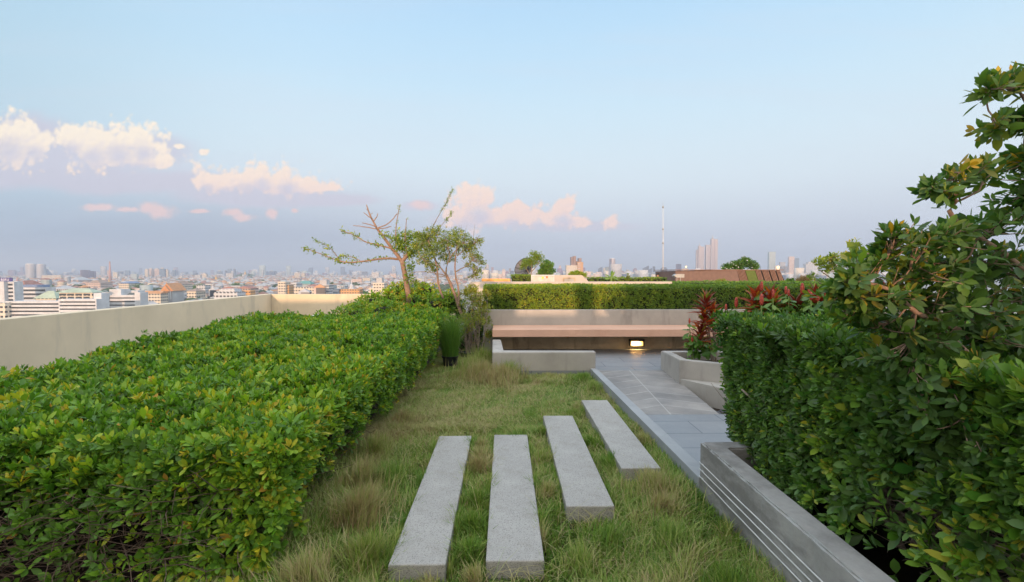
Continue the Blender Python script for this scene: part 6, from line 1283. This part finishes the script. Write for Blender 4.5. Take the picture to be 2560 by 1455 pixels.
# right side low city between skyline towers
fv, ff, fc_, fm = [], [], [], []
for _ in range(900):
    px = rc.uniform(1180, 2250); yy = rc.uniform(2000, 4200); x = wx(px, yy); wpx = rc.uniform(14, 45); dp = rc.uniform(12, 25); h = rc.choice([12, 20, 26, 34, 40, 46]) * rc.uniform(.7, 1.1); 
    if rc.random() < .10: h *= rc.uniform(1.2, 1.9)
    k = len(fv); zt = GZ + h; fv += [(x + a * wpx / 2, yy + b * dp / 2, z) for z in (GZ, zt) for a, b in ((-1, -1), (1, -1), (1, 1), (-1, 1))]
    m_ = rc.choice([0, 0, 1, 2, 3, 4, 11, 12])
    for f in ((0, 1, 5, 4), (1, 2, 6, 5), (2, 3, 7, 6), (3, 0, 4, 7), (4, 5, 6, 7)): ff += [k + q for q in f]; fc_.append(4); fm.append(m_)
o = mesh_np('far_blocks', np.array(fv), ff, fc_); [o.data.materials.append(m_) for m_ in mats + [FM['purple'], FM['dkblue']]]; o.data.polygons.foreach_set('material_index', fm); tag(o, kind='stuff')
# faint towers lining the left horizon
fv, ff, fc_, fm = [], [], [], []
for _ in range(260):
    px = rc.uniform(-40, 1210); yy = rc.uniform(4200, 7500); x = wx(px, yy); wpx = rc.uniform(18, 60); h = rc.uniform(22, 62) * (1 + (rc.random() < .12) * .8)
    k = len(fv); zt = GZ + h; fv += [(x + a * wpx / 2, yy + b * 12, z) for z in (GZ, zt) for a, b in ((-1, -1), (1, -1), (1, 1), (-1, 1))]; m_ = rc.choice([0, 3, 4, 11, 12])
    for f in ((0, 1, 5, 4), (1, 2, 6, 5), (2, 3, 7, 6), (3, 0, 4, 7), (4, 5, 6, 7)): ff += [k + q for q in f]; fc_.append(4); fm.append(m_)
o = mesh_np('horizon_buildings', np.array(fv), ff, fc_); [o.data.materials.append(m_) for m_ in mats + [FM['purple'], FM['dkblue']]]; o.data.polygons.foreach_set('material_index', fm); tag(o, kind='stuff')
# tree crowns between the houses
V = []; Fi = []; k = 0; crown_me = None
def crown_np(cx, cy, cz, r, hh):
    v = iv2 * np.array([r, r, hh]) ; v = v * (1 + .28 * noise3(v + cx, .35, 2, 4))[:, None]; return v + np.array([cx, cy, cz])
ico = bmesh.new(); bmesh.ops.create_icosphere(ico, subdivisions=3, radius=1); iv2 = np.array([v.co[:] for v in ico.verts]); if2 = np.array([[v.index for v in f.verts] for f in ico.faces]); ico.free()
spec = [(228, 733, 470, 9), (240, 735, 500, 8), (262, 727, 560, 11), (120, 716, 800, 14), (372, 743, 440, 5), (530, 733, 470, 9), (548, 722, 600, 8), (630, 715, 700, 9), (654, 713, 700, 8), (905, 723, 600, 13), (915, 726, 620, 12), (860, 712, 800, 12), (500, 710, 900, 14), (350, 712, 900, 14), (420, 737, 470, 7), (465, 735, 480, 6), (590, 708, 1000, 14), (325, 716, 800, 10), (650, 708, 1000, 10)]
for i, (px, py, Y, r) in enumerate(spec):
    x = wx(px, Y); land = next((l for a, b, l in LAND if a <= px < b), ''); t_ = thing('city_tree', f'{"broad" if r > 10 else "small"} dark tree crown among the {"far" if Y > 650 else "nearer"} houses {land}', 'tree', (x, Y, GZ), 'dark trees among the city houses')
    n = 1500; d = norm(rng.normal(size=(n, 3))); d[:, 2] = np.abs(d[:, 2]); q = d * np.array([r, r, r * .8]) * (.75 + .3 * rng.uniform(0, 1, (n, 1))); q *= (1 + .25 * noise3(q, .25, 2, 3))[:, None]; q += np.array([x, Y, GZ + r * .55])
    leaves('crown', q, d + rng.normal(0, .5, (n, 3)), d + rng.normal(0, .5, (n, 3)), 1.4, 1.0, rng.uniform(0, .7, n), LM['small'], t_, 1)
    bm = bmesh.new(); bmesh.ops.create_icosphere(bm, subdivisions=2, radius=1, matrix=Matrix.Translation((x, Y, GZ + r * .55)) @ Matrix.Diagonal((r * .78, r * .78, r * .62, 1))); bmobj('inner_crown', bm, M['canopy'], t_)
    tubes('trunk', [([Vector((x, Y, GZ)), Vector((x, Y, GZ + r * .6))], [.6, .4])], M['bark_grey'], t_, 6)
for _ in range(560):
    yy = 500 * math.exp(rc.uniform(0, 2.2)); px = rc.uniform(-60, 1200); r = rc.uniform(4, 10); 
    if blocked(px, yy): continue
    V.append(crown_np(wx(px, yy), yy, GZ + r * .6, r * rc.uniform(.9, 1.8), r * .75)); Fi.append(if2 + k * len(iv2)); k += 1
o = mesh_np('far_tree_cover', np.concatenate(V), np.concatenate(Fi).ravel(), np.full(k * len(if2), 3), M['canopy'], smooth=True); tag(o, kind='stuff')

# ------------------------------------------------------------------ evening haze over the city
hz = box('haze', -14000, 14000, -2000, 14000, GZ - 1, 215, None)
hm = bpy.data.materials.new('haze'); hm.use_nodes = True; n_ = hm.node_tree; n_.nodes.remove(n_.nodes['Principled BSDF'])
pv = n_.nodes.new('ShaderNodeVolumePrincipled'); pv.inputs['Color'].default_value = (.62, .74, .92, 1); pv.inputs['Density'].default_value = 1.9e-4; pv.inputs['Anisotropy'].default_value = 0.0
n_.links.new(pv.outputs[0], n_.nodes['Material Output'].inputs['Volume']); hz.data.materials.append(hm); tag(hz, kind='stuff')
